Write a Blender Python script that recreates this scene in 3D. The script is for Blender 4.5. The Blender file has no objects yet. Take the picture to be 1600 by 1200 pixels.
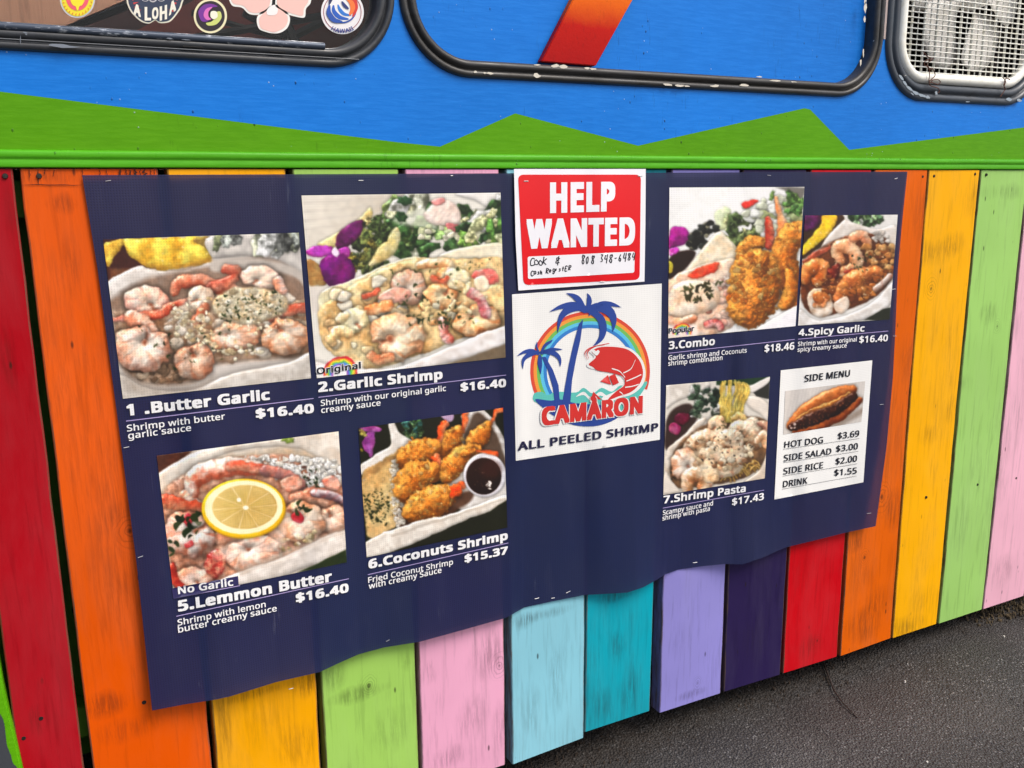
import bpy, bmesh, math, random
import numpy as np
from mathutils import Vector, Matrix
from mathutils.geometry import delaunay_2d_cdt, tessellate_polygon
random.seed(7)
C = bpy.context.scene.collection
scene = bpy.context.scene

# ------------------------------------------------------------------ camera
F, YAW, PITCH, ROLL = 1429.37, 0.48623, -0.20722, -0.01127
CAM = np.array([-0.20888, -1.57244, -0.04442])
def _rot():
    cy, sy, cp, sp = math.cos(YAW), math.sin(YAW), math.cos(PITCH), math.sin(PITCH)
    f = np.array([sy*cp, cy*cp, sp]); r = np.array([cy, -sy, 0.]); u = np.cross(r, f)
    cr, sr = math.cos(ROLL), math.sin(ROLL)
    return cr*r+sr*u, -sr*r+cr*u, f
CR, CU, CF = _rot()
cam_data = bpy.data.cameras.new('camera')
cam_data.sensor_width = 36.0; cam_data.lens = 36*F/1600; cam_data.clip_start = .02; cam_data.clip_end = 500
cam = bpy.data.objects.new('camera', cam_data); C.objects.link(cam)
cam.matrix_world = Matrix(((CR[0], CU[0], -CF[0], CAM[0]), (CR[1], CU[1], -CF[1], CAM[1]), (CR[2], CU[2], -CF[2], CAM[2]), (0, 0, 0, 1)))
scene.camera = cam

# ------------------------------------------------------------------ light
SUN_DIR = Vector((.40, -.62, .85)).normalized()          # towards the sun
world = bpy.data.worlds.new('World'); scene.world = world; world.use_nodes = True
wn = world.node_tree.nodes; wl = world.node_tree.links
for n in list(wn): wn.remove(n)
sky = wn.new('ShaderNodeTexSky'); sky.sky_type = 'NISHITA'; sky.sun_disc = False
sky.sun_elevation = math.asin(SUN_DIR.z); sky.sun_rotation = math.atan2(SUN_DIR.x, SUN_DIR.y)
sky.air_density = 1.0; sky.dust_density = 4.0; sky.ozone_density = 1.0
bg = wn.new('ShaderNodeBackground'); bg.inputs[1].default_value = 0.13
wo = wn.new('ShaderNodeOutputWorld')
wl.new(sky.outputs[0], bg.inputs[0]); wl.new(bg.outputs[0], wo.inputs[0])
sd = bpy.data.lights.new('sun', 'SUN'); sd.energy = 1.7; sd.angle = math.radians(26); sd.color = (1, .95, .87)
sun = bpy.data.objects.new('sun', sd); C.objects.link(sun)
sun.rotation_euler = SUN_DIR.to_track_quat('Z', 'Y').to_euler(); sun.location = (1, -4, 6)
scene.view_settings.view_transform = 'Standard'; scene.view_settings.look = 'None'
scene.view_settings.gamma = 1; scene.view_settings.use_curve_mapping = False
scene.view_settings.exposure = 0.38

# ------------------------------------------------------------------ geometry helpers
def ray(px):
    return CF + CR*(px[0]-800)/F + CU*(600-px[1])/F
def wall(px, y=0.0):
    """a point of the photograph -> the point (x, z) of the vertical plane at depth y"""
    d = ray(px); t = (y-CAM[1])/d[1]
    return CAM[0]+d[0]*t, CAM[2]+d[2]*t
def s2l(c):
    c = np.asarray(c, float)/255.
    return np.where(c <= .04045, c/12.92, ((c+.055)/1.055)**2.4)
def col(c, k=1.0):
    a = s2l(c)*k; return (float(a[0]), float(a[1]), float(a[2]), 1)
def mesh_obj(name, verts, faces, mat=None, parent=None, smooth=False):
    me = bpy.data.meshes.new(name); me.from_pydata([tuple(map(float, v)) for v in verts], [], faces); me.update()
    o = bpy.data.objects.new(name, me); C.objects.link(o)
    if mat: me.materials.append(mat)
    if parent: o.parent = parent; 
    if smooth:
        me.polygons.foreach_set('use_smooth', [True]*len(me.polygons))
    return o
def bm_obj(name, bm, mat=None, parent=None, smooth=False):
    me = bpy.data.meshes.new(name); bm.to_mesh(me); bm.free()
    o = bpy.data.objects.new(name, me); C.objects.link(o)
    if mat: me.materials.append(mat)
    if parent: o.parent = parent
    if smooth: me.polygons.foreach_set('use_smooth', [True]*len(me.polygons))
    return o
def tag(o, label, cat=None, group=None, kind=None):
    if label: o['label'] = label
    if cat: o['category'] = cat
    if group: o['group'] = group
    if kind: o['kind'] = kind
    return o
def empty(name, loc, label, cat, group=None):
    o = bpy.data.objects.new(name, None); C.objects.link(o); o.location = loc; o.empty_display_size = .05
    return tag(o, label, cat, group)
def adopt(child, parent):
    """keep the child's world place under a moved parent"""
    child.parent = parent; child.matrix_parent_inverse = Matrix.Translation(-parent.location)
    return child
def box_bm(bm, x0, x1, y0, y1, z0, z1):
    vs = [bm.verts.new(p) for p in ((x0,y0,z0),(x1,y0,z0),(x1,y1,z0),(x0,y1,z0),(x0,y0,z1),(x1,y0,z1),(x1,y1,z1),(x0,y1,z1))]
    for f in ((0,3,2,1),(4,5,6,7),(0,1,5,4),(1,2,6,5),(2,3,7,6),(3,0,4,7)): bm.faces.new([vs[i] for i in f])
def tube_bm(bm, pts, r, n=6, closed=False, taper=None):
    pts = [Vector(p) for p in pts]; rings = []
    for i, p in enumerate(pts):
        a = pts[i-1] if i else (pts[-1] if closed else p); b = pts[(i+1) % len(pts)] if (i < len(pts)-1 or closed) else p
        t = (b-a).normalized(); up = Vector((0, 0, 1)) if abs(t.z) < .9 else Vector((0, 1, 0))
        s = t.cross(up).normalized(); w = s.cross(t); rr = r*(taper[i] if taper else 1)
        rings.append([bm.verts.new(p+s*math.cos(q*2*math.pi/n)*rr+w*math.sin(q*2*math.pi/n)*rr) for q in range(n)])
    m = len(rings)
    for i in range(m if closed else m-1):
        A, B = rings[i], rings[(i+1) % m]
        for q in range(n): bm.faces.new((A[q], A[(q+1) % n], B[(q+1) % n], B[q]))
    if not closed:
        bm.faces.new(rings[0][::-1]); bm.faces.new(rings[-1])
def catmull(pts, closed=True, n=6):
    P = np.array(pts, float); m = len(P); out = []
    rng = range(m) if closed else range(m-1)
    for i in rng:
        if closed: p0, p1, p2, p3 = P[(i-1) % m], P[i], P[(i+1) % m], P[(i+2) % m]
        else: p0, p1, p2, p3 = P[max(i-1, 0)], P[i], P[i+1], P[min(i+2, m-1)]
        for k in range(n):
            t = k/n
            out.append(.5*((2*p1)+(-p0+p2)*t+(2*p0-5*p1+4*p2-p3)*t*t+(-p0+3*p1-3*p2+p3)*t**3))
    if not closed: out.append(P[-1])
    return np.array(out)

# ------------------------------------------------------------------ materials
def mat(name):
    m = bpy.data.materials.new(name); m.use_nodes = True
    nt = m.node_tree; b = nt.nodes['Principled BSDF']
    return m, nt, b
class N:
    def __init__(s, nt): s.nt = nt
    def n(s, t, **k):
        x = s.nt.nodes.new('ShaderNode'+t)
        for a, v in k.items():
            if a.startswith('i_'): x.inputs[a[2:].replace('_', ' ')].default_value = v
            else: setattr(x, a, v)
        return x
    def l(s, a, b): s.nt.links.new(a, b)
    def coords(s, scale=(1, 1, 1), loc=(0, 0, 0)):
        tc = s.n('TexCoord'); mp = s.n('Mapping'); s.l(tc.outputs['Object'], mp.inputs[0])
        mp.inputs['Scale'].default_value = scale; mp.inputs['Location'].default_value = loc
        return mp.outputs[0]
    def noise(s, vec, scale, detail=4, rough=.55, dist=0):
        x = s.n('TexNoise'); s.l(vec, x.inputs['Vector']); x.inputs['Scale'].default_value = scale
        x.inputs['Detail'].default_value = detail; x.inputs['Roughness'].default_value = rough; x.inputs['Distortion'].default_value = dist
        return x.outputs['Fac']
    def ramp(s, fac, stops):
        x = s.n('ValToRGB'); s.l(fac, x.inputs[0]); e = x.color_ramp.elements
        while len(e) < len(stops): e.new(.5)
        for i, (p, c) in enumerate(stops):
            e[i].position = p; e[i].color = c if len(c) == 4 else (*c, 1)
        return x.outputs[0]
    def step(s, fac, a, b, lo=0, hi=1):
        x = s.n('MapRange'); s.l(fac, x.inputs[0]); x.inputs[1].default_value = a; x.inputs[2].default_value = b
        x.inputs[3].default_value = lo; x.inputs[4].default_value = hi; return x.outputs[0]
    def math(s, op, a, b=None):
        x = s.n('Math', operation=op)
        for i, v in enumerate((a, b)):
            if v is None: continue
            if isinstance(v, (int, float)): x.inputs[i].default_value = v
            else: s.l(v, x.inputs[i])
        return x.outputs[0]
    def mix(s, fac, a, b, mode='MIX'):
        x = s.n('Mix', data_type='RGBA', blend_type=mode)
        if isinstance(fac, (int, float)): x.inputs[0].default_value = fac
        else: s.l(fac, x.inputs[0])
        for i, v in ((6, a), (7, b)):
            if isinstance(v, tuple): x.inputs[i].default_value = v
            else: s.l(v, x.inputs[i])
        return x.outputs[2]
    def bump(s, h, strength, dist, b, prev=None):
        x = s.n('Bump'); s.l(h, x.inputs['Height']); x.inputs['Strength'].default_value = strength; x.inputs['Distance'].default_value = dist
        if prev: s.l(prev, x.inputs['Normal'])
        if b: s.l(x.outputs[0], b.inputs['Normal'])
        return x.outputs[0]
def plain(name, c, rough=.5, k=1.0, metal=0, spec=.5):
    m, nt, b = mat(name); b.inputs['Base Color'].default_value = col(c, k); b.inputs['Roughness'].default_value = rough
    b.inputs['Metallic'].default_value = metal; b.inputs['Specular IOR Level'].default_value = spec
    return m

def painted_wood(name, c, seed, wear=.5, dark=(35, 28, 22), knots=(), grain=.25, fade=.12, stains=()):
    """brushed paint over sawn boards: grain, rubbed dark patches, knots, cracks"""
    m, nt, b = mat(name); g = N(nt)
    v = g.coords(loc=(seed*3.7, seed*1.3, seed*2.1))
    vs = g.coords(scale=(1, 1, .07), loc=(seed*3.7, seed, seed*2.1))
    vw = g.coords(scale=(1, 1, .25), loc=(seed*1.7, seed, seed*2.1))
    gr = g.noise(vs, 90, 5, .6, .3)
    gr2 = g.noise(vs, 260, 3, .6)
    patch = g.noise(vw, 7, 5, .62, .4)
    base = g.mix(g.step(g.noise(v, 3, 3), .35, .7), col(c), col(c, .86))
    # faded, chalky paint
    base = g.mix(g.step(patch, .45, .75, 0, fade), base, col([min(255, q*.5+110) for q in c]))
    # grain streaks
    base = g.mix(g.step(gr, .53, .66, 0, grain*1.2), base, col(c, .45))
    # rubbed dirty patches of streaks
    stain = g.math('MULTIPLY', g.step(patch, .57-.10*wear, .70, 0, 1), g.step(g.noise(vs, 150, 4, .7), .42, .62, 0, 1))
    base = g.mix(g.math('MULTIPLY', stain, .55*wear+.06), base, col(dark))
    # fine scattered nicks
    vo = g.n('TexVoronoi', feature='F1'); g.l(g.coords(scale=(1, 1, .35), loc=(seed, 0, seed)), vo.inputs['Vector']); vo.inputs['Scale'].default_value = 34
    nick = g.math('MULTIPLY', g.step(vo.outputs['Distance'], .05, .10, 1, 0), g.step(g.noise(v, 6, 2), .48, .56))
    base = g.mix(g.math('MULTIPLY', nick, .75), base, col(dark))
    h = g.math('ADD', g.math('MULTIPLY', gr, .6), g.math('MULTIPLY', gr2, .4))
    sep = g.n('SeparateXYZ'); tc = g.n('TexCoord'); g.l(tc.outputs['Object'], sep.inputs[0])
    for (sx_, sz_, rx_, rz_, st_) in stains:
        dx = g.math('DIVIDE', g.math('SUBTRACT', sep.outputs[0], sx_), rx_); dz = g.math('DIVIDE', g.math('SUBTRACT', sep.outputs[2], sz_), rz_)
        d = g.math('SQRT', g.math('ADD', g.math('MULTIPLY', dx, dx), g.math('MULTIPLY', dz, dz)))
        d = g.math('ADD', d, g.math('MULTIPLY', g.math('SUBTRACT', g.noise(vw, 16, 4, .6), .5), 1.6))
        k_ = g.math('MULTIPLY', g.step(d, .35, 1.05, 1, 0), g.step(g.noise(vs, 140, 6, .8), .43, .56, .06, 1))
        base = g.mix(g.math('MULTIPLY', k_, st_), base, col(dark))
    for (kx, kz, kr) in knots:
        dx = g.math('SUBTRACT', sep.outputs[0], kx); dz = g.math('MULTIPLY', g.math('SUBTRACT', sep.outputs[2], kz), .75)
        d = g.math('SQRT', g.math('ADD', g.math('MULTIPLY', dx, dx), g.math('MULTIPLY', dz, dz)))
        d = g.math('ADD', d, g.math('MULTIPLY', g.math('SUBTRACT', g.noise(v, 35, 3), .5), kr*.9))
        ring = g.math('SINE', g.math('MULTIPLY', d, 2*math.pi/(kr*.34)))
        msk = g.step(d, kr*.5, kr*1.6, 1, 0)
        k_ = g.math('MULTIPLY', g.step(ring, .2, 1), g.math('MULTIPLY', msk, .33))
        base = g.mix(k_, base, col(dark))
        core = g.step(d, kr*.12, kr*.32, .6, 0)
        base = g.mix(core, base, col(dark))
    g.l(base, b.inputs['Base Color'])
    g.l(g.step(g.noise(v, 18, 4), .3, .7, .36, .55), b.inputs['Roughness'])
    b.inputs['Specular IOR Level'].default_value = .17
    n1 = g.bump(h, .22, .0018, None)
    g.bump(patch, .25, .004, b, n1)
    return m

def sheet_paint(name, c, seed, rough=.3):
    """old bus enamel with brush marks, pocks and grime specks"""
    m, nt, b = mat(name); g = N(nt)
    v = g.coords(loc=(seed, seed, seed)); vh = g.coords(scale=(.12, 1, 1), loc=(seed, 0, 0))
    big = g.noise(v, 2.2, 3)
    base = g.mix(g.step(big, .3, .7), col(c), col(c, .84))
    base = g.mix(g.step(g.noise(g.coords(scale=(1, 1, .3), loc=(seed, 2, 8)), 8, 5, .65), .5, .75, 0, .22), base, col(c, .7))
    brush = g.noise(vh, 160, 4, .65)
    base = g.mix(g.step(brush, .42, .7, 0, .24), base, col([min(255, q+28) for q in c]))
    vo = g.n('TexVoronoi', feature='F1'); g.l(g.coords(scale=(1, 1, .6), loc=(seed, 3, seed)), vo.inputs['Vector']); vo.inputs['Scale'].default_value = 55
    spot = g.math('MULTIPLY', g.step(vo.outputs['Distance'], .05, .11, 1, 0), g.step(g.noise(v, 7, 3, .7), .50, .58))
    base = g.mix(g.math('MULTIPLY', spot, .8), base, col((28, 30, 34)))
    vo2 = g.n('TexVoronoi', feature='F1'); g.l(g.coords(loc=(seed, 9, seed)), vo2.inputs['Vector']); vo2.inputs['Scale'].default_value = 60
    sp2 = g.math('MULTIPLY', g.step(vo2.outputs['Distance'], .05, .09, 1, 0), g.step(g.noise(v, 9, 3, .7), .54, .6))
    base = g.mix(g.math('MULTIPLY', sp2, .5), base, col((200, 215, 230)))
    scr = g.math('MULTIPLY', g.step(g.noise(g.coords(scale=(1, 1, .15), loc=(seed, 4, 4)), 120, 3, .8), .60, .68), g.step(g.noise(v, 4, 2), .50, .6))
    base = g.mix(g.math('MULTIPLY', scr, .4), base, col(c, .4))
    g.l(base, b.inputs['Base Color']); g.l(g.step(g.noise(v, 12, 4), .3, .7, rough, rough+.15), b.inputs['Roughness'])
    n1 = g.bump(brush, .22, .0015, None)
    b.inputs['Specular IOR Level'].default_value = .16
    n2 = g.bump(g.math('ADD', spot, sp2), .5, .0015, None, n1)
    g.bump(g.noise(v, 3.5, 2), .15, .012, b, n2)
    return m

def rubber(name, c=(38, 40, 44), seed=0, chips=True):
    m, nt, b = mat(name); g = N(nt)
    v = g.coords(loc=(seed, seed, seed)); vh = g.coords(scale=(.15, 1, 1), loc=(seed, 0, 0))
    base = g.mix(g.step(g.noise(vh, 30, 5, .7), .4, .7, 0, .6), col(c), col((70, 74, 80)))
    base = g.mix(g.step(g.noise(v, 9, 5, .7), .56, .68, 0, .45), base, col((22, 18, 16)))
    if chips:
        ch = g.math('MULTIPLY', g.step(g.noise(g.coords(scale=(.6, 1, 1.4), loc=(seed*2, 1, 0)), 26, 4, .6), .66, .68), g.step(g.noise(v, 5.1, 1), .56, .6))
        base = g.mix(g.math('MULTIPLY', ch, .85), base, col((205, 203, 195)))
    g.l(base, b.inputs['Base Color']); g.l(g.step(g.noise(v, 20, 4), .3, .7, .28, .6), b.inputs['Roughness'])
    g.bump(g.noise(vh, 60, 4), .25, .001, b)
    return m

def weave(g, src, amount=.25, pitch=.0042):
    """the open knit of printed mesh vinyl: rows of tiny holes"""
    tc = g.n('TexCoord'); sep = g.n('SeparateXYZ'); g.l(tc.outputs['Object'], sep.inputs[0])
    sx = g.math('SINE', g.math('MULTIPLY', sep.outputs[0], 2*math.pi/pitch))
    sz = g.math('SINE', g.math('MULTIPLY', sep.outputs[2], 2*math.pi/pitch))
    h = g.math('MULTIPLY', g.step(sx, -.2, .9), g.step(sz, -.6, .7))
    return g.mix(g.math('MULTIPLY', h, amount), src, (.0, .0, .004, 1)), h

def banner_mat():
    m, nt, b = mat('navy_mesh_vinyl'); g = N(nt)
    v = g.coords()
    base = g.mix(g.step(g.noise(v, 2.5, 3), .3, .7), col((28, 36, 78)), col((22, 30, 70)))
    base = g.mix(g.step(g.noise(g.coords(scale=(1, 1, .2)), 25, 5, .7), .55, .75, 0, .05), base, col((110, 110, 130)))
    scuff = g.math('MULTIPLY', g.step(g.noise(g.coords(scale=(1, 1, .12), loc=(5, 0, 2)), 70, 4, .75), .62, .75), g.step(g.noise(g.coords(loc=(2, 7, 1)), 4, 2), .52, .62))
    base = g.mix(g.math('MULTIPLY', scuff, .10), base, col((190, 190, 205)))
    w, h = weave(g, base, .5)
    g.l(w, b.inputs['Base Color']); b.inputs['Roughness'].default_value = .46
    g.l(g.step(g.noise(v, 5, 4), .3, .7, .30, .46), b.inputs['Roughness'])
    b.inputs['Specular IOR Level'].default_value = .45
    n1 = g.bump(g.math('MULTIPLY', h, -1), .35, .0006, None)
    g.bump(g.noise(g.coords(scale=(1, 1, .3)), 9, 3), .3, .006, b, n1)
    tr = g.n('BsdfTransparent'); mx = g.n('MixShader'); mx.inputs[0].default_value = .08
    out = nt.nodes['Material Output']
    g.l(b.outputs[0], mx.inputs[1]); g.l(tr.outputs[0], mx.inputs[2]); g.l(mx.outputs[0], out.inputs['Surface'])
    return m
def print_mat(name, c, mesh_amt=.18, rough=.45):
    m, nt, b = mat(name); g = N(nt)
    base = g.mix(g.step(g.noise(g.coords(), 30, 4), .4, .7, 0, .12), col(c), col(c, .8))
    w, h = weave(g, base, mesh_amt); g.l(w, b.inputs['Base Color']); b.inputs['Roughness'].default_value = rough
    return m
def photo_mat(name, amt=.22):
    m, nt, b = mat(name); g = N(nt)
    a = g.n('Attribute', attribute_name='ink'); w, h = weave(g, a.outputs['Color'], amt)
    g.l(w, b.inputs['Base Color']); b.inputs['Roughness'].default_value = .42
    return m
# ------------------------------------------------------------------ ground
GZ = -1.335
def asphalt():
    m, nt, b = mat('worn_asphalt'); g = N(nt); v = g.coords()
    vo = g.n('TexVoronoi', feature='F1'); g.l(v, vo.inputs['Vector']); vo.inputs['Scale'].default_value = 175
    vs = g.n('TexVoronoi', feature='F1'); g.l(v, vs.inputs['Vector']); vs.inputs['Scale'].default_value = 70
    sep = g.n('SeparateColor'); g.l(vo.outputs['Color'], sep.inputs[0])
    stone = g.ramp(sep.outputs[0], [(0, (.034, .033, .034)), (.4, (.072, .071, .072)), (.7, (.105, .104, .106)), (.9, (.19, .188, .188)), (1, (.36, .35, .345))])
    tar = g.step(vo.outputs['Distance'], .34, .5)
    base = g.mix(g.math('MULTIPLY', tar, .8), stone, (.024, .023, .023, 1))
    big = g.noise(v, 2.3, 5, .6)
    base = g.mix(g.step(big, .35, .7, 0, .5), base, (.105, .094, .088, 1))
    base = g.mix(g.step(g.noise(g.coords(loc=(4, 2, 0)), 1.6, 5, .6), .45, .7, 0, .55), base, (.030, .027, .026, 1))
    base = g.mix(g.step(g.noise(v, 9, 4), .5, .75, 0, .25), base, (.03, .027, .025, 1))
    spk = g.math('MULTIPLY', g.step(vs.outputs['Distance'], .06, .1, 1, 0), g.step(g.noise(v, 21, 2), .63, .66))
    base = g.mix(spk, base, (.6, .58, .54, 1))
    # brown silt against the truck; also paints in the occlusion shade under the planks
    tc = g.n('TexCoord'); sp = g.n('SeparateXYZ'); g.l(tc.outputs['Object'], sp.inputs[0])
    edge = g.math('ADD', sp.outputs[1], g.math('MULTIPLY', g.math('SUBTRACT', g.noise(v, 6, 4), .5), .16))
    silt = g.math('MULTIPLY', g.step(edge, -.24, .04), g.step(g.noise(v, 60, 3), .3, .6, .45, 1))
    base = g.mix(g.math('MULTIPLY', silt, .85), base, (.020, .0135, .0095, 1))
    g.l(base, b.inputs['Base Color']); b.inputs['Roughness'].default_value = .75
    h = g.math('SUBTRACT', g.math('MULTIPLY', g.noise(v, 30, 3, .6), .6), g.math('MULTIPLY', vo.outputs['Distance'], 1.6))
    g.bump(h, .8, .004, b)
    return m
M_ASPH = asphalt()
bm = bmesh.new()
xs = [-60, -10, -2] + list(np.linspace(-1, 4, 126)) + [6, 12, 60]; ys = [-60, -10, -3] + list(np.linspace(-1.6, 1.4, 76)) + [4, 12, 60]
rg = random.Random(4)
gv = [[bm.verts.new((x, y, GZ+(rg.uniform(-.0025, .0025)+.004*math.sin(x*7+y*5) if -1.5 < x < 5 and -2 < y < 2 else 0))) for y in ys] for x in xs]
for i in range(len(xs)-1):
    for j in range(len(ys)-1): bm.faces.new((gv[i][j], gv[i+1][j], gv[i+1][j+1], gv[i][j+1]))
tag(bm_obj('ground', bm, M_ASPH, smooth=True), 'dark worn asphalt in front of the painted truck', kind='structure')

# loose chippings and silt crumbs
def grit(name, n, area, size, c, label, seed, lim=None):
    r = random.Random(seed); V, Fc = [], []
    for _ in range(n):
        x = r.uniform(*area[0]); y = area[1][0]+(area[1][1]-area[1][0])*(r.random()**area[2]); s = size*r.uniform(.35, 1)*r.uniform(.5, 1)
        k = len(V); a = r.uniform(0, 6.28)
        for q in range(5):
            t = a+q*6.283/5; V.append((x+math.cos(t)*s*r.uniform(.6, 1), y+math.sin(t)*s*r.uniform(.6, 1), GZ-.002))
        for q in range(5):
            t = a+q*6.283/5+.2; V.append((x+math.cos(t)*s*.6, y+math.sin(t)*s*.6, GZ+.003+s*r.uniform(.3, .7)))
        for q in range(5): Fc.append((k+q, k+(q+1) % 5, k+5+(q+1) % 5, k+5+q))
        Fc.append(tuple(k+5+q for q in range(5)))
    o = mesh_obj(name, V, Fc, c); tag(o, label, kind='stuff'); return o
grit('silt_crumbs', 1500, ((-.3, 3.2), (.16, -.03), 1.0), .004, plain('silt', (62, 50, 40), .9), 'brown silt and crumbs lying along the foot of the planks', 3)
grit('loose_chippings', 700, ((.2, 3.0), (.0, -.9), 1), .0035, plain('chipping', (120, 118, 117), .85), 'small grey chippings loose on the asphalt', 5)
grit('pale_chippings', 34, ((.3, 2.8), (-.02, -.75), 1), .0055, plain('pale_chipping', (215, 210, 200), .7), 'few pale white chips scattered on the asphalt', 8)

# ------------------------------------------------------------------ the truck
truck = empty('food_truck', (1.0, .6, GZ), 'blue and green food truck side with rubber framed windows above the rainbow planks', 'food truck')
BLUE, GREEN = (22, 122, 220), (86, 156, 4)
M_BLUE = sheet_paint('blue_enamel', BLUE, 1.0); M_GREEN = sheet_paint('green_enamel', GREEN, 5.0, .34)
def rrect(x0, x1, z0, z1, r, n=10):
    out = []
    for cx, cz, a0 in ((x1-r, z1-r, 0), (x0+r, z1-r, 90), (x0+r, z0+r, 180), (x1-r, z0+r, 270)):
        for k in range(n+1):
            a = math.radians(a0+90*k/n); out.append((cx+math.cos(a)*r, cz+math.sin(a)*r))
    return out
WIN = {  # outer edges of the rubber frames: x0, x1, z0, z1, corner radius
    'left': (-1.05, .402, .163, .78, .125), 'mid': (.409, 1.601, .158, .78, .135), 'right': (1.612, 2.20, .158, .78, .135)}
HOLE = {k: (v[0]+.008, v[1]-.008, v[2]+.008, v[3]-.008, v[4]-.008) for k, v in WIN.items()}
BX0, BX1, BZ0, BZ1 = -1.6, 3.9, .019, 1.15
zig = [wall(q) for q in ((0, 143), (620, 222), (687.5, 229), (805, 177), (997, 227.5), (1257, 169), (1266, 171), (1327, 234), (1600, 199))]
zig = [(BX0, zig[0][1]+.19)] + zig + [(BX1, zig[-1][1]+.08)]
pts, edges = [], []
def add_loop(L, closed=True):
    k = len(pts); pts.extend([Vector(p) for p in L])
    for i in range(len(L) if closed else len(L)-1): edges.append((k+i, k+(i+1) % len(L)))
add_loop([(BX0, BZ0), (BX1, BZ0), (BX1, BZ1), (BX0, BZ1)]); add_loop(zig, False)
for h in HOLE.values(): add_loop(rrect(*h))
vv, ee, ff, _, _, _ = delaunay_2d_cdt(pts, edges, [], 1, 1e-6)
def inside_hole(x, z):
    for (x0, x1, z0, z1, r) in HOLE.values():
        if x0 < x < x1 and z0 < z < z1:
            dx = max(x0+r-x, x-x1+r, 0); dz = max(z0+r-z, z-z1+r, 0)
            if dx*dx+dz*dz < r*r: return True
    return False
zx = [p[0] for p in zig]; zz = [p[1] for p in zig]
fb, fg = [], []
for f in ff:
    cx = sum(vv[i][0] for i in f)/3; cz = sum(vv[i][1] for i in f)/3
    if inside_hole(cx, cz): continue
    (fb if cz > np.interp(cx, zx, zz) else fg).append(tuple(f))
body = mesh_obj('body_panel', [(v[0], 0, v[1]) for v in vv], fb+fg, M_BLUE); body.data.materials.append(M_GREEN)
body.data.polygons.foreach_set('material_index', [0]*len(fb)+[1]*len(fg)); adopt(body, truck)
body['label'] = 'blue sheet side painted with a green zigzag of hills'
# box of the truck behind the side sheet
bm = bmesh.new()
box_bm(bm, BX0, BX1, 2.0, 2.02, -.9, BZ1); box_bm(bm, BX0, BX0+.02, .01, 1.99, -.9, BZ1); box_bm(bm, BX1-.02, BX1, .01, 1.99, -.9, BZ1)
adopt(bm_obj('end_panel', bm, M_BLUE), truck)
bm = bmesh.new(); box_bm(bm, BX0, BX1, -.02, 2.04, BZ1+.001, BZ1+.08)
bmesh.ops.bevel(bm, geom=list(bm.edges), offset=.03, segments=3, affect='EDGES')
adopt(bm_obj('roof', bm, plain('roof_white', (215, 216, 212), .5)), truck)
# hem rail under the green paint, a rounded lip with a lower flange
prof = [(.002, .0245), (-.0035, .0235), (-.0052, .0205), (-.0056, .0165), (-.0045, .0125), (-.003, .0112), (-.0034, .0085), (-.0036, .0078), (-.0040, .0045), (-.0044, .0), (-.0035, -.0015), (.03, -.0018), (.05, .01)]
def extrude_x(name, prof, x0, x1, m, parent, nseg=40, wob=.0006):
    V, Fc = [], []; r = random.Random(3)
    for i in range(nseg+1):
        x = x0+(x1-x0)*i/nseg; w = r.uniform(-wob, wob)
        V += [(x, y+w, z+w*.6) for y, z in prof]
    k = len(prof)
    for i in range(nseg):
        for j in range(k-1): Fc.append((i*k+j, i*k+j+1, (i+1)*k+j+1, (i+1)*k+j))
    return adopt(mesh_obj(name, V, Fc, m, smooth=True), parent)
extrude_x('hem_rail', prof, BX0, BX1, sheet_paint('green_enamel_rail', (82, 170, 30), 9.0, .22), truck)
# lower body behind the planks, its battens, and the dark underside
M_DKGREEN = painted_wood('old_green_paint', (60, 104, 20), 12, .8)
bm = bmesh.new(); box_bm(bm, BX0, BX1, .085, .095, -1.02, -.003); adopt(bm_obj('skirt_panel', bm, M_DKGREEN), truck)
for z0, z1 in ((-.075, -.02), (-.96, -.905)):
    bm = bmesh.new(); box_bm(bm, BX0, BX1, .039, .083, z0, z1); adopt(bm_obj('batten', bm, M_DKGREEN), truck)
bm = bmesh.new(); box_bm(bm, BX0, BX1, .10, 2.0, -1.0, -.9); adopt(bm_obj('floor_frame', bm, plain('underbody_black', (24, 22, 21), .8)), truck)
bm = bmesh.new(); box_bm(bm, BX0+.02, BX1-.02, .9, .93, -1.33, -1.01); adopt(bm_obj('axle_beam', bm, plain('underbody_rust', (30, 24, 20), .85)), truck)
# cabin wall behind the windows
M_CAB = plain('cabin_brown', (74, 32, 24), .6)
bm = bmesh.new()
box_bm(bm, -1.5, .405, .50, .52, .0, 1.1); adopt(bm_obj('cabin_wall', bm, M_CAB), truck)
bm = bmesh.new(); box_bm(bm, 1.606, 3.8, .55, .57, .0, 1.1); adopt(bm_obj('cabin_wall', bm, plain('cabin_dark', (52, 34, 30), .7)), truck)

# ---- windows
def ringframe(name, win, prof, m, parent, n=14, smooth=True):
    x0, x1, z0, z1, r = win; V, Fc = [], []
    loops = [rrect(x0+d, x1-d, z0+d, z1-d, max(r-d, .004), n) for d, y in prof]; k = len(loops[0])
    for (d, y), L in zip(prof, loops): V += [(a, y, b) for a, b in L]
    for j in range(len(prof)-1):
        for i in range(k): Fc.append((j*k+i, j*k+(i+1) % k, (j+1)*k+(i+1) % k, (j+1)*k+i))
    o = mesh_obj(name, V, Fc, m, smooth=smooth); o.parent = parent; return o
GASKET = [(0, .002), (.0015, -.005), (.005, -.0085), (.010, -.009), (.0135, -.005), (.0145, -.0005), (.0165, -.0005), (.0175, -.006), (.021, -.0095), (.026, -.0095), (.030, -.006), (.0315, 0), (.033, .012), (.034, .03)]
def window(key, label, prof=GASKET, rub=None):
    w = bpy.data.objects.new('window', None); C.objects.link(w); w.empty_display_size = .05; adopt(w, truck); w['label'] = label
    ringframe('rubber_frame', WIN[key], prof, rub, w)
    return w
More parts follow.
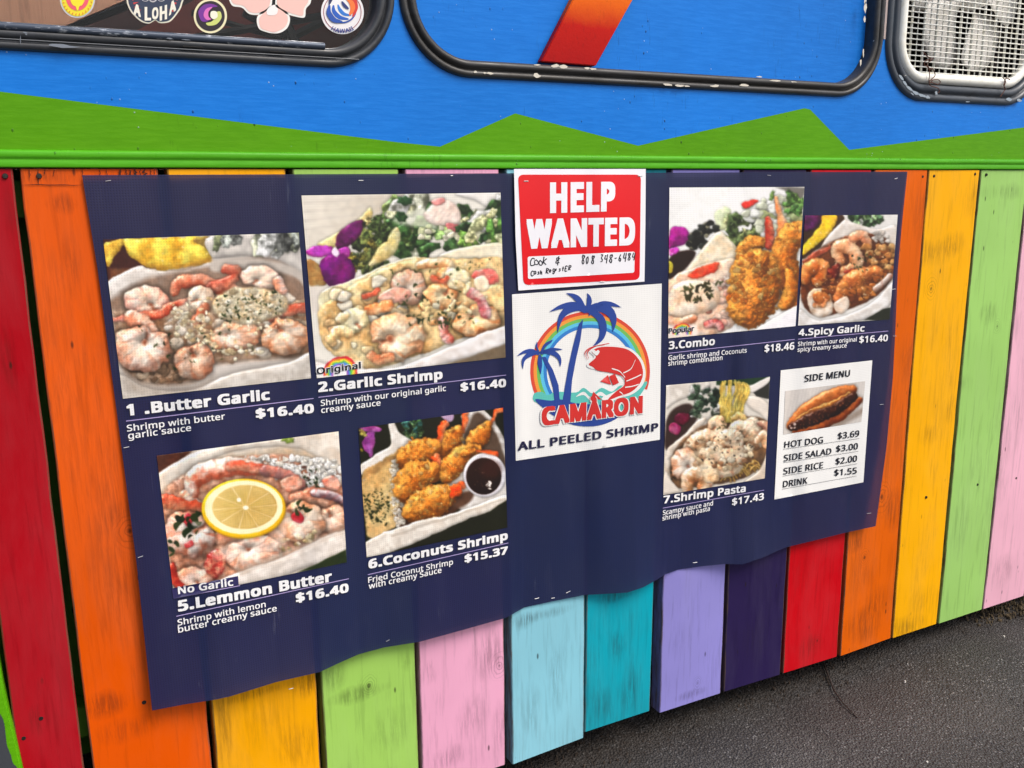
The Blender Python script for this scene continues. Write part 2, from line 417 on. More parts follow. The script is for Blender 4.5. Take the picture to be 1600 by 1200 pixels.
w_left = window('left', 'sliding window with stickers inside its dark glass', rub=rubber('rubber_left', (52, 55, 60), 2, False))
w_mid = window('mid', 'window opening boarded over and painted blue', rub=rubber('rubber_mid', (46, 44, 42), 4.3))
w_right = window('right', 'window opening behind a white wire guard', [(q*1.3, y) for q, y in GASKET], rub=rubber('rubber_right', (62, 70, 80), 6, True))
bm = bmesh.new(); box_bm(bm, 1.6035, 1.6100, -.003, .004, .292, .75); adopt(bm_obj('seam_strip', bm, plain('seam_pale', (176, 160, 156), .5)), truck)
# left window: aluminium slide track and glass
def bar_x(name, x0, x1, prof, m, parent):
    return extrude_x(name, prof, x0, x1, m, parent, 20, .0002)
m_al, nt, b = mat('weathered_aluminium'); g = N(nt)
base = g.mix(g.step(g.noise(g.coords(scale=(.3, 1, 1)), 90, 5, .8), .56, .66), col((62, 72, 88)), col((196, 204, 214)))
g.l(base, b.inputs['Base Color']); b.inputs['Roughness'].default_value = .38; b.inputs['Metallic'].default_value = .35
def child(o, p): o.parent = p; o.matrix_parent_inverse = Matrix.Identity(4); return o
def strip(name, x0, x1, prof, m, parent, nseg=24):
    o = extrude_x(name, prof, x0, x1, m, truck, nseg, .0002); return child(o, parent)
strip('slide_track', -1.0, .272, [(.004, .1905), (-.0100, .191), (-.0118, .194), (-.0118, .1985), (-.009, .2015), (.004, .2025), (.016, .2025)], m_al, w_left)
strip('pull_slot', .045, .075, [(-.0096, .181), (-.0101, .181), (-.0101, .1835), (-.0096, .1835)], plain('slot_black', (8, 8, 8), .8), w_left, 1)
strip('pull_slot', .180, .205, [(-.0096, .181), (-.0101, .181), (-.0101, .1835), (-.0096, .1835)], bpy.data.materials['slot_black'], w_left, 1)
strip('trim_line', -1.0, .33, [(-.0096, .1775), (-.0112, .1775), (-.0112, .1785), (-.0096, .1785)], plain('trim_grey', (120, 124, 130), .35), w_left, 1)
mg, nt, b = mat('window_glass')
b.inputs['Base Color'].default_value = (1, 1, 1, 1); b.inputs['Transmission Weight'].default_value = 1; b.inputs['Roughness'].default_value = .0; b.inputs['IOR'].default_value = 1.25
L = rrect(WIN['left'][0]+.03, WIN['left'][1]-.03, WIN['left'][2]+.03, WIN['left'][3]-.03, .097, 12)
V = [(a, .012, b_) for a, b_ in L]+[(a, .015, b_) for a, b_ in L]; k = len(L)
child(mesh_obj('glass_pane', V, [tuple(range(k))[::-1], tuple(range(k, 2*k))]+[(i, (i+1) % k, k+(i+1) % k, k+i) for i in range(k)], mg), w_left)
# added board, ribs and panel imitating a reddish canopy reflected in the glass
refl_mat = painted_wood('reflection_brown', (214, 160, 128), 21, .4, grain=.4)
q = [wall(a, .16) for a in ((-160, 60), (-160, -140), (60, -70), (175, -60), (265, -38), (200, -2), (97, 42), (60, 60))]
V = [(a, .16, c) for a, c in q]+[(a, .175, c) for a, c in q]; k = len(q)
tag(mesh_obj('canopy_reflection_board', V, [tuple(range(k)), tuple(range(k, 2*k))[::-1]]+[(i, k+i, k+(i+1) % k, (i+1) % k) for i in range(k)], refl_mat), 'pale brown board behind the stickered glass standing in for a reflected canopy', 'board')
bm = bmesh.new()
for (a, b_, r) in (((97, 44), (300, -30), .010), ((300, 60), (520, 22), .008), ((430, 0), (470, 90), .012), ((452, 60), (560, 5), .009), ((452, 60), (380, 20), .007), ((452, 60), (520, 90), .007), ((300, 20), (440, 60), .006)):
    A, B = wall(a, .3), wall(b_, .3); tube_bm(bm, [(A[0], .30, A[1]), (B[0], .30, B[1])], r)
tag(bm_obj('umbrella_reflection_ribs', bm, plain('rib_black', (14, 12, 12), .5)), 'black ribs behind the glass standing in for reflected umbrella ribs', 'metal ribs')
V = []
for a in ((190, 60), (360, -30), (560, -30), (600, 40), (480, 110), (300, 90)):
    A = wall(a, .40); V.append((A[0], .40, A[1]))
mesh_obj('canopy_reflection_panel', V, [tuple(range(6))], plain('maroon_panel', (128, 44, 28), .6)).parent = None  # added red-brown backing for the imitated canopy reflection
o = bpy.data.objects['canopy_reflection_panel']; adopt(o, truck)
# middle window: painted board with the slanted red stroke
L = rrect(WIN['mid'][0]+.03, WIN['mid'][1]-.03, WIN['mid'][2]+.03, WIN['mid'][3]-.03, .107, 12); k = len(L)
V = [(a, .020, b_) for a, b_ in L]+[(a, .030, b_) for a, b_ in L]
child(mesh_obj('painted_panel', V, [tuple(range(k))[::-1], tuple(range(k, 2*k))]+[(i, (i+1) % k, k+(i+1) % k, k+i) for i in range(k)], sheet_paint('blue_board', (20, 120, 218), 14, .38)), w_mid)
m7, nt, b = mat('red_to_orange_paint'); g = N(nt)
tc = g.n('TexCoord'); sp = g.n('SeparateXYZ'); g.l(tc.outputs['Object'], sp.inputs[0])
zc = g.math('ADD', sp.outputs[2], g.math('MULTIPLY', g.math('SUBTRACT', g.noise(g.coords(), 20, 4), .5), .03))
base = g.ramp(g.step(zc, .20, .46), [(0, col((168, 6, 8))), (.25, col((186, 16, 4))), (.42, col((226, 96, 6))), (1, col((244, 160, 10)))])
base = g.mix(g.step(g.noise(g.coords(scale=(1, 1, .4)), 120, 5, .8), .55, .7, 0, .3), base, col((70, 12, 8)))
g.l(base, b.inputs['Base Color']); b.inputs['Roughness'].default_value = .5; b.inputs['Specular IOR Level'].default_value = .15; g.bump(g.noise(g.coords(), 200, 4), .3, .001, b)
Y7 = .002
q = [wall(a, Y7) for a in ((846, 96), (931, 103), (1100, -200), (1012, -230))]
V = [(a, Y7, c) for a, c in q]+[(a, .0195, c) for a, c in q]
bm = bmesh.new(); vs = [bm.verts.new(v) for v in V]
for f in ((0, 1, 2, 3), (7, 6, 5, 4), (0, 4, 5, 1), (1, 5, 6, 2), (2, 6, 7, 3), (3, 7, 4, 0)): bm.faces.new([vs[i] for i in f])
bmesh.ops.recalc_face_normals(bm, faces=bm.faces); bmesh.ops.bevel(bm, geom=list(bm.edges), offset=.0015, segments=2, affect='EDGES')
o = child(bm_obj('slanted_stroke', bm, m7), w_mid); o['label'] = 'raised slanted stroke painted red fading to orange'

# flakes of old paint and scuffs left on the rubber
def flakes(name, L, m, parent, y=-.0099, seed=2):
    r = random.Random(seed); V, Fc = [], []
    for (x, y_, w, h, slope) in L:
        k = len(V); n = 9
        for q in range(n):
            t = 2*math.pi*q/n; px = x+math.cos(t)*w*r.uniform(.6, 1.1); py = y_+math.sin(t)*h*r.uniform(.5, 1.15)+math.cos(t)*w*slope
            X = wall((px, py), y); V.append((X[0], y, X[1]))
        Fc.append(tuple(range(k, k+n)))
    o = mesh_obj(name, V, Fc, m); o['kind'] = 'stuff'; return child(o, parent)
M_FLAKE = plain('old_paint_flake', (214, 208, 194), .6)
flakes('paint_flakes', [(839, 101.5, 6, 1.2, .05), (868, 103, 9, 3, .05), (880, 104, 7, 3, .05), (917, 106.5, 5, 2, .05), (927, 107.5, 6, 2, .05), (743, 112.5, 4, 2, .06), (766, 114.5, 7, 2.2, .05), (757, 113.8, 2, 2, 0), (838, 118.5, 7, 4, .03), (1043, 132, 10, 2.4, .06), (1062, 133.5, 9, 2, .05), (1073, 134.5, 6, 1.4, .05), (1117, 134.2, 9, 2.0, -.02), (1163, 133.2, 8, 2.2, .02), (1186, 120, 6, 1.2, .05), (1212, 126, 10, 1.6, .05), (1240, 128, 5, 1, .05)], M_FLAKE, w_mid)
flakes('inner_flakes', [(1352, 12, 2.6, 9, 0), (1352, 2, 2.2, 6, 0), (1351, 30, 1.6, 5, 0), (1349, 82, 1.2, 8, -.2), (1345, 97, 1.4, 7, -.5), (1366, 32, 1, 1.4, 0), (1352, 20, 1, 1, 0)], M_FLAKE, w_mid, -.0002)
flakes('scuff_marks', [(1408, 121, 4, 3, 1), (1414, 130, 4.5, 3, .9), (1421, 138, 5, 2.6, .6), (1430, 144.5, 6, 3, .4), (1441, 149, 7, 3.2, .3), (1450, 152, 5, 2.6, .2), (1426, 147, 3, 1.5, .5), (1576, 155, 5, 3.5, .05), (1592, 157, 5, 2.5, .05), (1463, 145, 3, 4, 0), (1512, 159, 4, .8, .05)], plain('chalky_scuff', (150, 164, 176), .6), w_right, -.0102)
flakes('scuff_marks', [(39, 51, 4, 1.2, .3), (41, 54, 2, 1, .3), (32, 62, .5, 7, 0), (120, 47, 12, .9, .05), (150, 49, 9, .8, .05), (183, 53, 7, 1, .05), (265, 60, 6, 1.3, .05), (290, 62, 8, .8, .05), (94, 72, 30, 3, .05)], plain('pale_scuff', (120, 128, 140), .5), w_left, -.0122)
# right window: white guard
guard = empty('window_guard', (1.9, .0, .2), 'white rounded wire mesh guard wired over the right window opening', 'window guard')
M_WHITE = plain('guard_white', (228, 226, 212), .42)
m_w, nt, b = mat('cream_enamel'); g = N(nt)
base = g.mix(g.step(g.noise(g.coords(), 40, 5, .7), .5, .72, 0, .5), col((246, 246, 238)), col((214, 204, 168)))
base = g.mix(g.step(g.noise(g.coords(loc=(3, 3, 3)), 70, 4, .7), .68, .72, 0, .8), base, col((96, 50, 24)))
g.l(base, b.inputs['Base Color']); b.inputs['Roughness'].default_value = .4
GW = (1.650, 2.150, .200, .74, .095)
fr = ringframe('frame_tube', GW, [(0, .006), (.0, -.003), (.004, -.010), (.011, -.0135), (.019, -.012), (.0235, -.005), (.0235, .006)], m_w, None); adopt(fr, guard)
gx0, gx1, gz0, gz1, gr = GW[0]+.018, GW[1]-.018, GW[2]+.018, GW[3]-.018, .078
def clip_z(x):   # lower end of a vertical wire inside the rounded corners
    dx = max(gx0+gr-x, x-gx1+gr, 0); return gz0+gr-math.sqrt(max(gr*gr-dx*dx, 0))
def clip_x(z):
    dz = max(gz0+gr-z, z-gz1+gr, 0); return gr-math.sqrt(max(gr*gr-dz*dz, 0))
px_, n_w = .0218, 0
x = gx0+.006; i = 0
wires = []
while x < gx1-.004:
    c0 = clip_z(x); th = i % 2 == 1
    wires.append(((x, -.002, c0), (x, -.002, gz1-(c0-gz0)), 0.0031 if th else .0015)); x += px_; i += 1
z = gz0+.007
while z < gz1-.004:
    cxx = clip_x(z); wires.append(((gx0+cxx, -.005, z), (gx1-cxx, -.005, z), .0016)); z += .0121
for a, b_, r in wires:
    bm = bmesh.new(); tube_bm(bm, [a, b_], r, 5); adopt(bm_obj('wire', bm, m_w, smooth=True), guard)
# rusty ties
M_RUST = plain('rust_wire', (84, 40, 22), .7)
def tie(pxs, label, r=.0011):
    P = []
    for (a, c, y) in pxs:
        X = wall((a, c), y); P.append((X[0], y, X[1]))
    bm = bmesh.new(); P2 = catmull(P, False, 5); tube_bm(bm, P2, r, 5)
    return tag(bm_obj('rusty_tie_wire', bm, M_RUST, smooth=True), label, 'tie wire', 'rusty tie wires on the white guard')
T = lambda u, v_, y=-.018: (1380+u/7.27, v_/7.27, y)
tie([T(455, 585), T(500, 640), T(545, 665), T(480, 690), T(470, 740), T(520, 770), T(525, 850), T(520, 930), T(540, 975), T(620, 1000), T(640, 1040), T(615, 1055)], 'longest rusty tie wire, curling down over the lower left corner of the white guard')
tie([T(570, 655), T(540, 690), T(500, 720), T(520, 790), T(560, 780), T(590, 850), T(560, 890), T(520, 930), T(560, 940), T(620, 960), T(648, 930), T(620, 905), T(560, 910), T(545, 940)], 'looped rusty tie wire beside the longest one at the lower left of the white guard')
tie([T(1358, 880), T(1390, 920), T(1375, 980), T(1385, 1010), T(1350, 1070), T(1328, 1100)], 'short rusty tie wire hanging below the right end of the white guard')
tie([T(1440, 905), T(1395, 890), T(1370, 960), T(1380, 1000)], 'bent rusty tie wire hooked through the right end of the white guard', .0013)
# exhaust fan behind the guard
fan = empty('exhaust_fan', (1.93, .07, .42), 'white bladed exhaust fan behind the wire guard of the right window', 'fan')
M_FAN = plain('fan_plastic', (250, 247, 242), .35)
FY = .048; fx, fz = wall((1512, -8), FY)
def blade(a0, name='blade'):
    n, mrad = 9, 8; V, Fc = [], []
    for i in range(mrad+1):
        r = .03+.165*i/mrad; half = math.radians(17+23*math.sin(min(1, i/mrad*1.05)*math.pi*.62))*(1 if i < mrad else .8)
        for j in range(n):
            u = -1+2*j/(n-1); a = a0+u*half+.10*i/mrad
            rr = r*(1-.08*u*u*(i/mrad)); V.append((fx+math.cos(a)*rr, FY+.016*u+.006*(i/mrad), fz+math.sin(a)*rr))
    for i in range(mrad):
        for j in range(n-1): Fc.append((i*n+j, i*n+j+1, (i+1)*n+j+1, (i+1)*n+j))
    o = mesh_obj(name, V, Fc, M_FAN, smooth=True); s = o.modifiers.new('s', 'SOLIDIFY'); s.thickness = .003; return adopt(o, fan)
for a in (-134, -62, 10, 82, 154): blade(math.radians(a))
bm = bmesh.new(); bmesh.ops.create_cone(bm, cap_ends=True, segments=32, radius1=.042, radius2=.034, depth=.05, matrix=Matrix.Translation((fx, FY-.02, fz)) @ Matrix.Rotation(math.pi/2, 4, 'X'))
bmesh.ops.bevel(bm, geom=[e for e in bm.edges if len(e.link_faces) == 2 and e.calc_face_angle(0) > .8], offset=.006, segments=3, affect='EDGES')
adopt(bm_obj('hub', bm, M_FAN, smooth=True), fan)
bm = bmesh.new(); bmesh.ops.create_circle(bm, segments=48, radius=.24)
e = bmesh.ops.extrude_edge_only(bm, edges=bm.edges[:])['geom']; bmesh.ops.translate(bm, vec=(0, 0, .09), verts=[v for v in e if isinstance(v, bmesh.types.BMVert)])
bmesh.ops.transform(bm, matrix=Matrix.Translation((fx, FY+.12, fz)) @ Matrix.Rotation(math.pi/2, 4, 'X'), verts=bm.verts)
o = bm_obj('shroud', bm, plain('fan_shroud', (70, 58, 54), .6), smooth=True); adopt(o, fan)
s = o.modifiers.new('s', 'SOLIDIFY'); s.thickness = .004
bm = bmesh.new()
for a in (0, math.pi/2, math.pi/4, -math.pi/4): tube_bm(bm, [(fx+math.cos(a)*.24, .245, fz+math.sin(a)*.24), (fx-math.cos(a)*.24, .245, fz-math.sin(a)*.24)], .006, 6)
adopt(bm_obj('motor_bracket', bm, plain('bracket_grey', (90, 86, 84), .4, metal=.5)), fan)

# ------------------------------------------------------------------ planks
skirt = empty('plank_skirt', (1.0, .02, -1.26), 'skirt of upright rainbow painted planks hung below the truck body', 'plank skirt')
PLANKS = [ # label, colour, (left top, left low), (right top, right low), bottom y px (None: runs on below the frame), y offset, wear, seed, knots
 ('crimson plank at the far left', (170, 0, 20), ((-92, 263), (30, 1200)), ((19, 263), (132, 1200)), None, 0, .25, 1, ()),
 ('orange plank with cracked top left of the banner', (230, 88, 0), ((30, 263), (145, 1200)), ((246, 263), (331, 1200)), None, 0, .7, 2, ((-.10, -.59, .02),)),
 ('golden yellow plank under the lower left of the banner', (250, 172, 0), ((261, 263), (339, 1200)), ((446, 263), (502, 1200)), None, 0, .5, 3, ()),
 ('light green plank under the left half of the banner', (160, 206, 96), ((457, 263), (510, 1200)), ((623, 263), (655, 1200)), None, 0, .35, 4, ((.30, -.985, .014),)),
 ('pink plank under the left half of the banner', (236, 170, 200), ((632, 263), (660, 1200)), ((779, 263), (790, 1200)), None, 0, .75, 5, ((.585, -1.02, .018),)),
 ('pale blue plank below the middle of the banner', (140, 204, 222), ((790, 263), (800.6, 1193.8)), ((920, 263), (911.5, 1152)), 1, 0, .45, 6, ()),
 ('teal plank below the middle of the banner', (0, 160, 180), ((927, 263), (913.2, 1143.7)), ((1043, 263), (1015, 1110)), 1, .003, .6, 7, ()),
 ('lavender plank below the banner', (146, 140, 212), ((1051, 263), (1030.9, 1114)), ((1157, 263), (1126, 1083)), 1, 0, .3, 8, ((1.12, -1.21, .012),)),
 ('dark purple plank below the banner', (40, 28, 74), ((1162, 263), (1131.6, 1081.3)), ((1261, 263), (1220, 1054)), 1, 0, .2, 9, ()),
 ('red plank below the right part of the banner', (198, 0, 18), ((1267, 263), (1224, 1052.3)), ((1362, 263), (1308.3, 1025.7)), 1, 0, .25, 10, ((1.515, -1.20, .012),)),
 ('orange plank behind the right edge of the banner', (224, 98, 0), ((1366.5, 263), (1312.7, 1025)), ((1449, 263), (1391.7, 996.7)), 1, 0, .75, 11, ((1.72, -.84, .03), (1.67, -1.0, .016))),
 ('golden yellow plank right of the banner', (250, 178, 0), ((1451.5, 263), (1394, 996.7)), ((1531, 263), (1463, 974)), 1, 0, .6, 12, ((1.845, -.30, .02),)),
 ('light green plank right of the banner', (158, 206, 110), ((1534, 263), (1466.5, 974)), ((1607, 263), (1534, 951.7)), 1, 0, .25, 13, ((2.13, -.42, .014),)),
 ('pink plank at the far right', (238, 180, 200), ((1610, 263), (1536.5, 951.7)), ((1684, 263), (1600, 930.7)), 1, 0, .4, 14, ()),
]
def lerp_line(a, b, y): return a[0]+(b[0]-a[0])*(y-a[1])/(b[1]-a[1])
M_SCREW = plain('screw_steel', (70, 68, 66), .4, metal=.8)
plank_objs = []
def make_plank(label, c, q, yo, wear, seed, knots, stains=()):
    (tl, tr, bl, br) = q
    bm = bmesh.new(); rr = random.Random(seed); th = .034
    nz = 22; rows = []
    for i in range(nz+1):
        t = i/nz; l = (tl[0]+(bl[0]-tl[0])*t, tl[1]+(bl[1]-tl[1])*t); r = (tr[0]+(br[0]-tr[0])*t, tr[1]+(br[1]-tr[1])*t)
        jl, jr = rr.uniform(-.0008, .0008), rr.uniform(-.0008, .0008); e = .0028
        b0 = .0015*math.sin(t*5+seed)
        sec = [(l[0]+jl, yo+e), (l[0]+jl+e*.3, yo+e*.3), (l[0]+jl+e, yo), (r[0]+jr-e, yo), (r[0]+jr-e*.3, yo+e*.3), (r[0]+jr, yo+e), (r[0]+jr, yo+th), (l[0]+jl, yo+th)]
        zs = [l[1]]*3+[r[1]]*3+[r[1], l[1]]
        rows.append([bm.verts.new((x, y+b0, z_)) for (x, y), z_ in zip(sec, zs)])
    for i in range(nz):
        for j in range(8):
            f = bm.faces.new((rows[i][j], rows[i][(j+1) % 8], rows[i+1][(j+1) % 8], rows[i+1][j]))
            if j != 2: f.material_index = 1
    bm.faces.new(rows[0][::-1]).material_index = 1; bm.faces.new(rows[-1]).material_index = 1; bmesh.ops.recalc_face_normals(bm, faces=bm.faces)
    o = bm_obj('plank', bm, painted_wood('plank_paint', c, seed, wear, knots=knots, stains=stains)); o.data.materials.append(worn_edge(c, seed)); adopt(o, skirt)
    if label: o['label'] = label
    plank_objs.append(o); return o
def worn_edge(c, seed):
    m, nt, b = mat('worn_edge'); g = N(nt); v = g.coords(scale=(1, 1, .12), loc=(seed, seed, seed))
    f = g.step(g.noise(v, 90, 5, .75), .38, .66)
    base = g.mix(f, col(c, .72), col((92, 70, 50))); g.l(base, b.inputs['Base Color']); b.inputs['Roughness'].default_value = .7
    return m
STAINS = { # photograph points: x, y, half width, half height, strength
 0: ((10, 560, 14, 60, .35), (60, 1122, 20, 30, .5), (18, 330, 16, 50, .3)),
 1: ((95, 318, 26, 18, .55), (60, 275, 60, 18, .55), (190, 280, 60, 14, .6), (110, 420, 20, 60, .35), (165, 1100, 40, 22, .6), (200, 1140, 60, 20, .35), (75, 640, 16, 40, .4), (195, 800, 30, 26, .4), (150, 560, 40, 60, .2)),
 2: ((480, 1065, 26, 26, .7), (400, 1082, 70, 10, .5), (350, 1130, 16, 60, .45), (460, 1170, 40, 40, .4), (420, 1120, 50, 60, .22)),
 3: ((560, 1085, 50, 14, .6), (610, 1140, 40, 40, .3), (520, 1060, 20, 24, .45), (640, 1030, 18, 20, .35)),
 4: ((765, 1020, 36, 44, .5), (700, 1185, 30, 20, .5), (740, 1120, 30, 36, .35), (670, 1050, 18, 20, .35), (780, 1140, 14, 50, .4)),
 5: ((850, 960, 50, 10, .5), (870, 1060, 14, 60, .35), (830, 1110, 16, 50, .35), (820, 970, 20, 14, .5)),
 6: ((965, 1010, 14, 26, .5), (985, 1080, 16, 40, .55), (940, 1100, 14, 30, .45), (960, 932, 34, 9, .6)),
 7: ((1080, 1085, 26, 9, .6), (1060, 1000, 20, 30, .15)),
 8: ((1180, 1000, 30, 40, .25),), 9: ((1268, 1010, 20, 20, .5), (1250, 900, 20, 40, .2)),
 10: ((1350, 975, 30, 30, .6), (1375, 940, 26, 30, .45), (1340, 850, 22, 16, .6), (1395, 800, 16, 34, .55), (1420, 560, 18, 40, .35), (1440, 330, 14, 50, .4), (1350, 900, 24, 30, .3)),
 11: ((1415, 982, 32, 22, .65), (1455, 395, 36, 22, .5), (1490, 380, 24, 20, .5), (1452, 680, 16, 20, .45), (1490, 640, 14, 24, .5), (1520, 310, 14, 40, .4), (1440, 940, 26, 30, .3)),
 12: ((1570, 300, 36, 14, .35), (1545, 490, 16, 18, .4), (1500, 600, 20, 14, .25)),
 13: ((1570, 890, 20, 26, .4), (1560, 760, 16, 30, .3))}
def stain_list(i, yo=0):
    out = []
    for (x, y, w, h, s_) in STAINS.get(i, ()):
        p0, p1, p2 = wall((x, y), yo), wall((x+w, y), yo), wall((x, y+h), yo); out.append((p0[0], p0[1], abs(p1[0]-p0[0]), abs(p2[1]-p0[1]), s_*.72))
    return out
def screw(px, plank, yo=0, r=.0042):
    x, z = wall(px, yo); bm = bmesh.new()
    bmesh.ops.create_cone(bm, cap_ends=True, segments=12, radius1=r, radius2=r*.8, depth=.0024, matrix=Matrix.Translation((x, yo-.0008, z)) @ Matrix.Rotation(math.pi/2, 4, 'X'))
    box_bm(bm, x-r*.6, x+r*.6, yo-.0026, yo-.0021, z-r*.12, z+r*.12); box_bm(bm, x-r*.12, x+r*.12, yo-.0027, yo-.0020, z-r*.6, z+r*.6)
    o = bm_obj('screw', bm, M_SCREW); o.parent = plank
for (label, c, lf, rt, bot, yo, wear, seed, knots) in PLANKS:
    l0, l1 = wall(lf[0], yo), wall(lf[1], yo); r0, r1 = wall(rt[0], yo), wall(rt[1], yo)
    def at(a, b, z): t = (z-a[1])/(b[1]-a[1]); return (a[0]+(b[0]-a[0])*t, z)
    zt = -.0035
    if bot is None: bl, br = at(l0, l1, -1.257), at(r0, r1, -1.255)
    else: bl, br = l1, r1
    make_plank(label, c, (at(l0, l1, zt), at(r0, r1, zt), bl, br), yo, wear, seed, knots, stain_list(len(plank_objs), yo))
# planks carried on beyond the frame
for n_, c in enumerate([(140, 204, 222), (0, 160, 180), (146, 140, 212), (40, 28, 74), (196, 0, 16)]):
    t0, b0 = wall((1688, 263))[0]+n_*.2, wall((1602.5, 929.5))[0]+n_*.2; make_plank(None, c, ((t0, -.0035), (t0+.19, -.0035), (b0, -1.255), (b0+.19, -1.256)), .004, .4, 20+n_, ())
for n_, c in enumerate([(40, 28, 74), (146, 140, 212), (0, 160, 180)]):
    x0 = -.715-n_*.2; make_plank(None, c, ((x0, -.0035), (x0+.185, -.0035), (x0, -1.255), (x0+.185, -1.256)), .012, .4, 30+n_, ())
P_ = plank_objs
for i, px in ((1, (61, 275)), (1, (225, 1097)), (0, (64, 1122)), (0, (37, 1153)), (11, (1459, 275)), (11, (1523, 272)), (12, (1541, 273)), (10, (1441, 276)), (11, (1447, 777)), (12, (1527, 757)), (13, (1587, 747)), (0, (8, 275))): screw(px, P_[i])
# cracks and a saw kerf across the head of the left orange plank
bm = bmesh.new(); rr = random.Random(11)
def crack(bm, x0, z0, x1, z1, w, y=-.0005):
    n = 7; L_, R_ = [], []
    for i in range(n+1):
        t = i/n; jx = rr.uniform(-1, 1)*w*.7; ww = w*(1-abs(2*t-1)**3*.8) if z1 != z0 else w
        dx, dz = x1-x0, z1-z0; ln = math.hypot(dx, dz); nx, nz_ = -dz/ln, dx/ln
        cx, cz = x0+dx*t+nx*jx, z0+dz*t+nz_*jx
        L_.append(bm.verts.new((cx-nx*ww/2, y, cz-nz_*ww/2))); R_.append(bm.verts.new((cx+nx*ww/2, y, cz+nz_*ww/2)))
    for i in range(n): bm.faces.new((L_[i], R_[i], R_[i+1], L_[i+1]))
crack(bm, *wall((33, 289)), *wall((128, 289)), .0012)
for px, ln, w in ((46, 14, .0011), (59, 24, .0013), (70, 9, .0010), (84, 12, .0009), (128, 12, .001), (156, 12, .0012), (166, 11, .001), (188, 11, .003), (196, 10, .0018), (203, 11, .002), (211, 12, .0035), (219, 12, .0015), (226, 12, .004), (235, 11, .0012), (241, 10, .001)):
    a = wall((px, 264)); b2 = wall((px+rr.uniform(-1, 2), 264+ln)); crack(bm, a[0], a[1], b2[0], b2[1], w)
o = bm_obj('crack_lines', bm, plain('crack_dark', (60, 22, 10), .9)); o.parent = P_[1]; o['kind'] = 'stuff'
# peeled green post at the lower left
q = [wall(a, -.02) for a in ((-110, 262), (-62, 262), (-2, 1030), (6, 1075), (15, 1115), (24, 1150), (38, 1215), (40, 1260), (-80, 1300))]
V = [(a, -.02, c) for a, c in q]+[(a, .03, c) for a, c in q]; k = len(q)
bm = bmesh.new(); vs = [bm.verts.new(v) for v in V]; bm.faces.new(vs[:k]); bm.faces.new(vs[k:][::-1])
for i in range(k): bm.faces.new((vs[i], vs[k+i], vs[k+(i+1) % k], vs[(i+1) % k]))
bmesh.ops.recalc_face_normals(bm, faces=bm.faces); bmesh.ops.bevel(bm, geom=[e for e in bm.edges if all(v.co.y < 0 for v in e.verts)], offset=.004, segments=3, affect='EDGES')
tag(bm_obj('corner_post', bm, sheet_paint('green_post_paint', (92, 170, 10), 31, .35)), 'bright green edged corner post with a peeled grey patch left of the crimson plank', 'post')
post = bpy.data.objects['corner_post']
pc = catmull([wall(a, -.0215) for a in ((-60, 1090), (-20, 1085), (-2, 1112), (6, 1128), (9, 1150), (11, 1165), (17, 1180), (20, 1192), (28, 1203), (26, 1230), (-60, 1240))], True, 5)
mesh_obj('peeled_patch', [(a, -.0215, c) for a, c in pc], [tuple(range(len(pc)))], plain('primer_grey', (58, 62, 68), .6), post)
# twig on the asphalt
def on_ground(px, h=.003):
    d = ray(px); t = (GZ+h-CAM[2])/d[2]; return tuple(CAM+d*t)
bm = bmesh.new(); P3 = catmull([on_ground(a) for a in ((1287, 1036), (1294, 1055), (1303, 1078), (1316, 1097), (1328, 1110), (1340, 1122))], False, 4)
tube_bm(bm, P3, .0022, 5, taper=list(np.linspace(1.2, .5, len(P3))))
tag(bm_obj('twig', bm, plain('twig_brown', (44, 28, 22), .8)), 'thin curved brown twig on the asphalt below the red plank', 'twig')
# rubble and dry litter at the right foot of the skirt
grit('dry_litter', 420, ((2.2, 2.8), (.12, -.005), 1), .008, plain('litter', (92, 78, 56), .9), 'dry brown litter heaped under the right end of the planks', 14)
# ------------------------------------------------------------------ the banner's surface
Z_BASE = -.905
BOT = [(-.094, -.922), (-.04, -.926), (.014, -.932), (.038, -.933), (.12, -.928), (.204, -.930), (.245, -.921), (.281, -.914), (.333, -.913), (.407, -.920), (.498, -.918), (.604, -.915), (.622, -.909), (.645, -.902), (.709, -.904), (.795, -.908), (.857, -.919), (.909, -.928), (.953, -.925), (.993, -.914), (1.012, -.907), (1.052, -.903), (1.127, -.910), (1.193, -.919), (1.246, -.931), (1.307, -.927), (1.385, -.915), (1.476, -.916), (1.594, -.916), (1.703, -.919)]
bx = np.array([b_[0] for b_ in BOT]); bz = np.array([b_[1] for b_ in BOT])
GAPS = [.006, .207, .414, .616, .81, 1.0, 1.20, 1.40, 1.60]
def depth(x, z):
    """how far the banner stands off the planks"""
    t = np.clip(-z/.91, 0, 1)
    d = .004+(np.interp(x, bx, Z_BASE-bz)+.003)*1.25*t**3
    for i, gx in enumerate(GAPS):
        w = .030+.008*math.sin(i*1.7); k = np.exp(-((x-gx-.016)/w)**2)-.8*np.exp(-((x-gx+.030)/w)**2)
        d = d+k*(.0050+.0016*math.sin(i*2.1+1))*(.35+.65*t)*(1-t**6)*(1+.5*np.sin(z*9+i*2))
    d = d+.0016*np.sin(x*19+z*3.1)*np.sin(z*7.3+x*2)
    d = d+.0030*np.exp(-((x-1.18)/.06)**2)*np.sin(z*11)+.0022*np.exp(-((x-1.42+z*.25)/.04)**2)*t
    return np.maximum(d, .0022)
def surf(x, z, off=0.0, dfun=depth):
    """wall-plane points carried along their lines onto the banner (arrays)"""
    x = np.asarray(x, float); z = np.asarray(z, float); dx, dy, dz = x-CAM[0], -CAM[1], z-CAM[2]
    X, Z = x, z; y = np.zeros_like(x)
    for _ in range(3):
        y = -(dfun(X, Z)+off); t = (y-CAM[1])/dy; X, Z = CAM[0]+dx*t, CAM[2]+dz*t
    return np.stack([X, y, Z], -1)
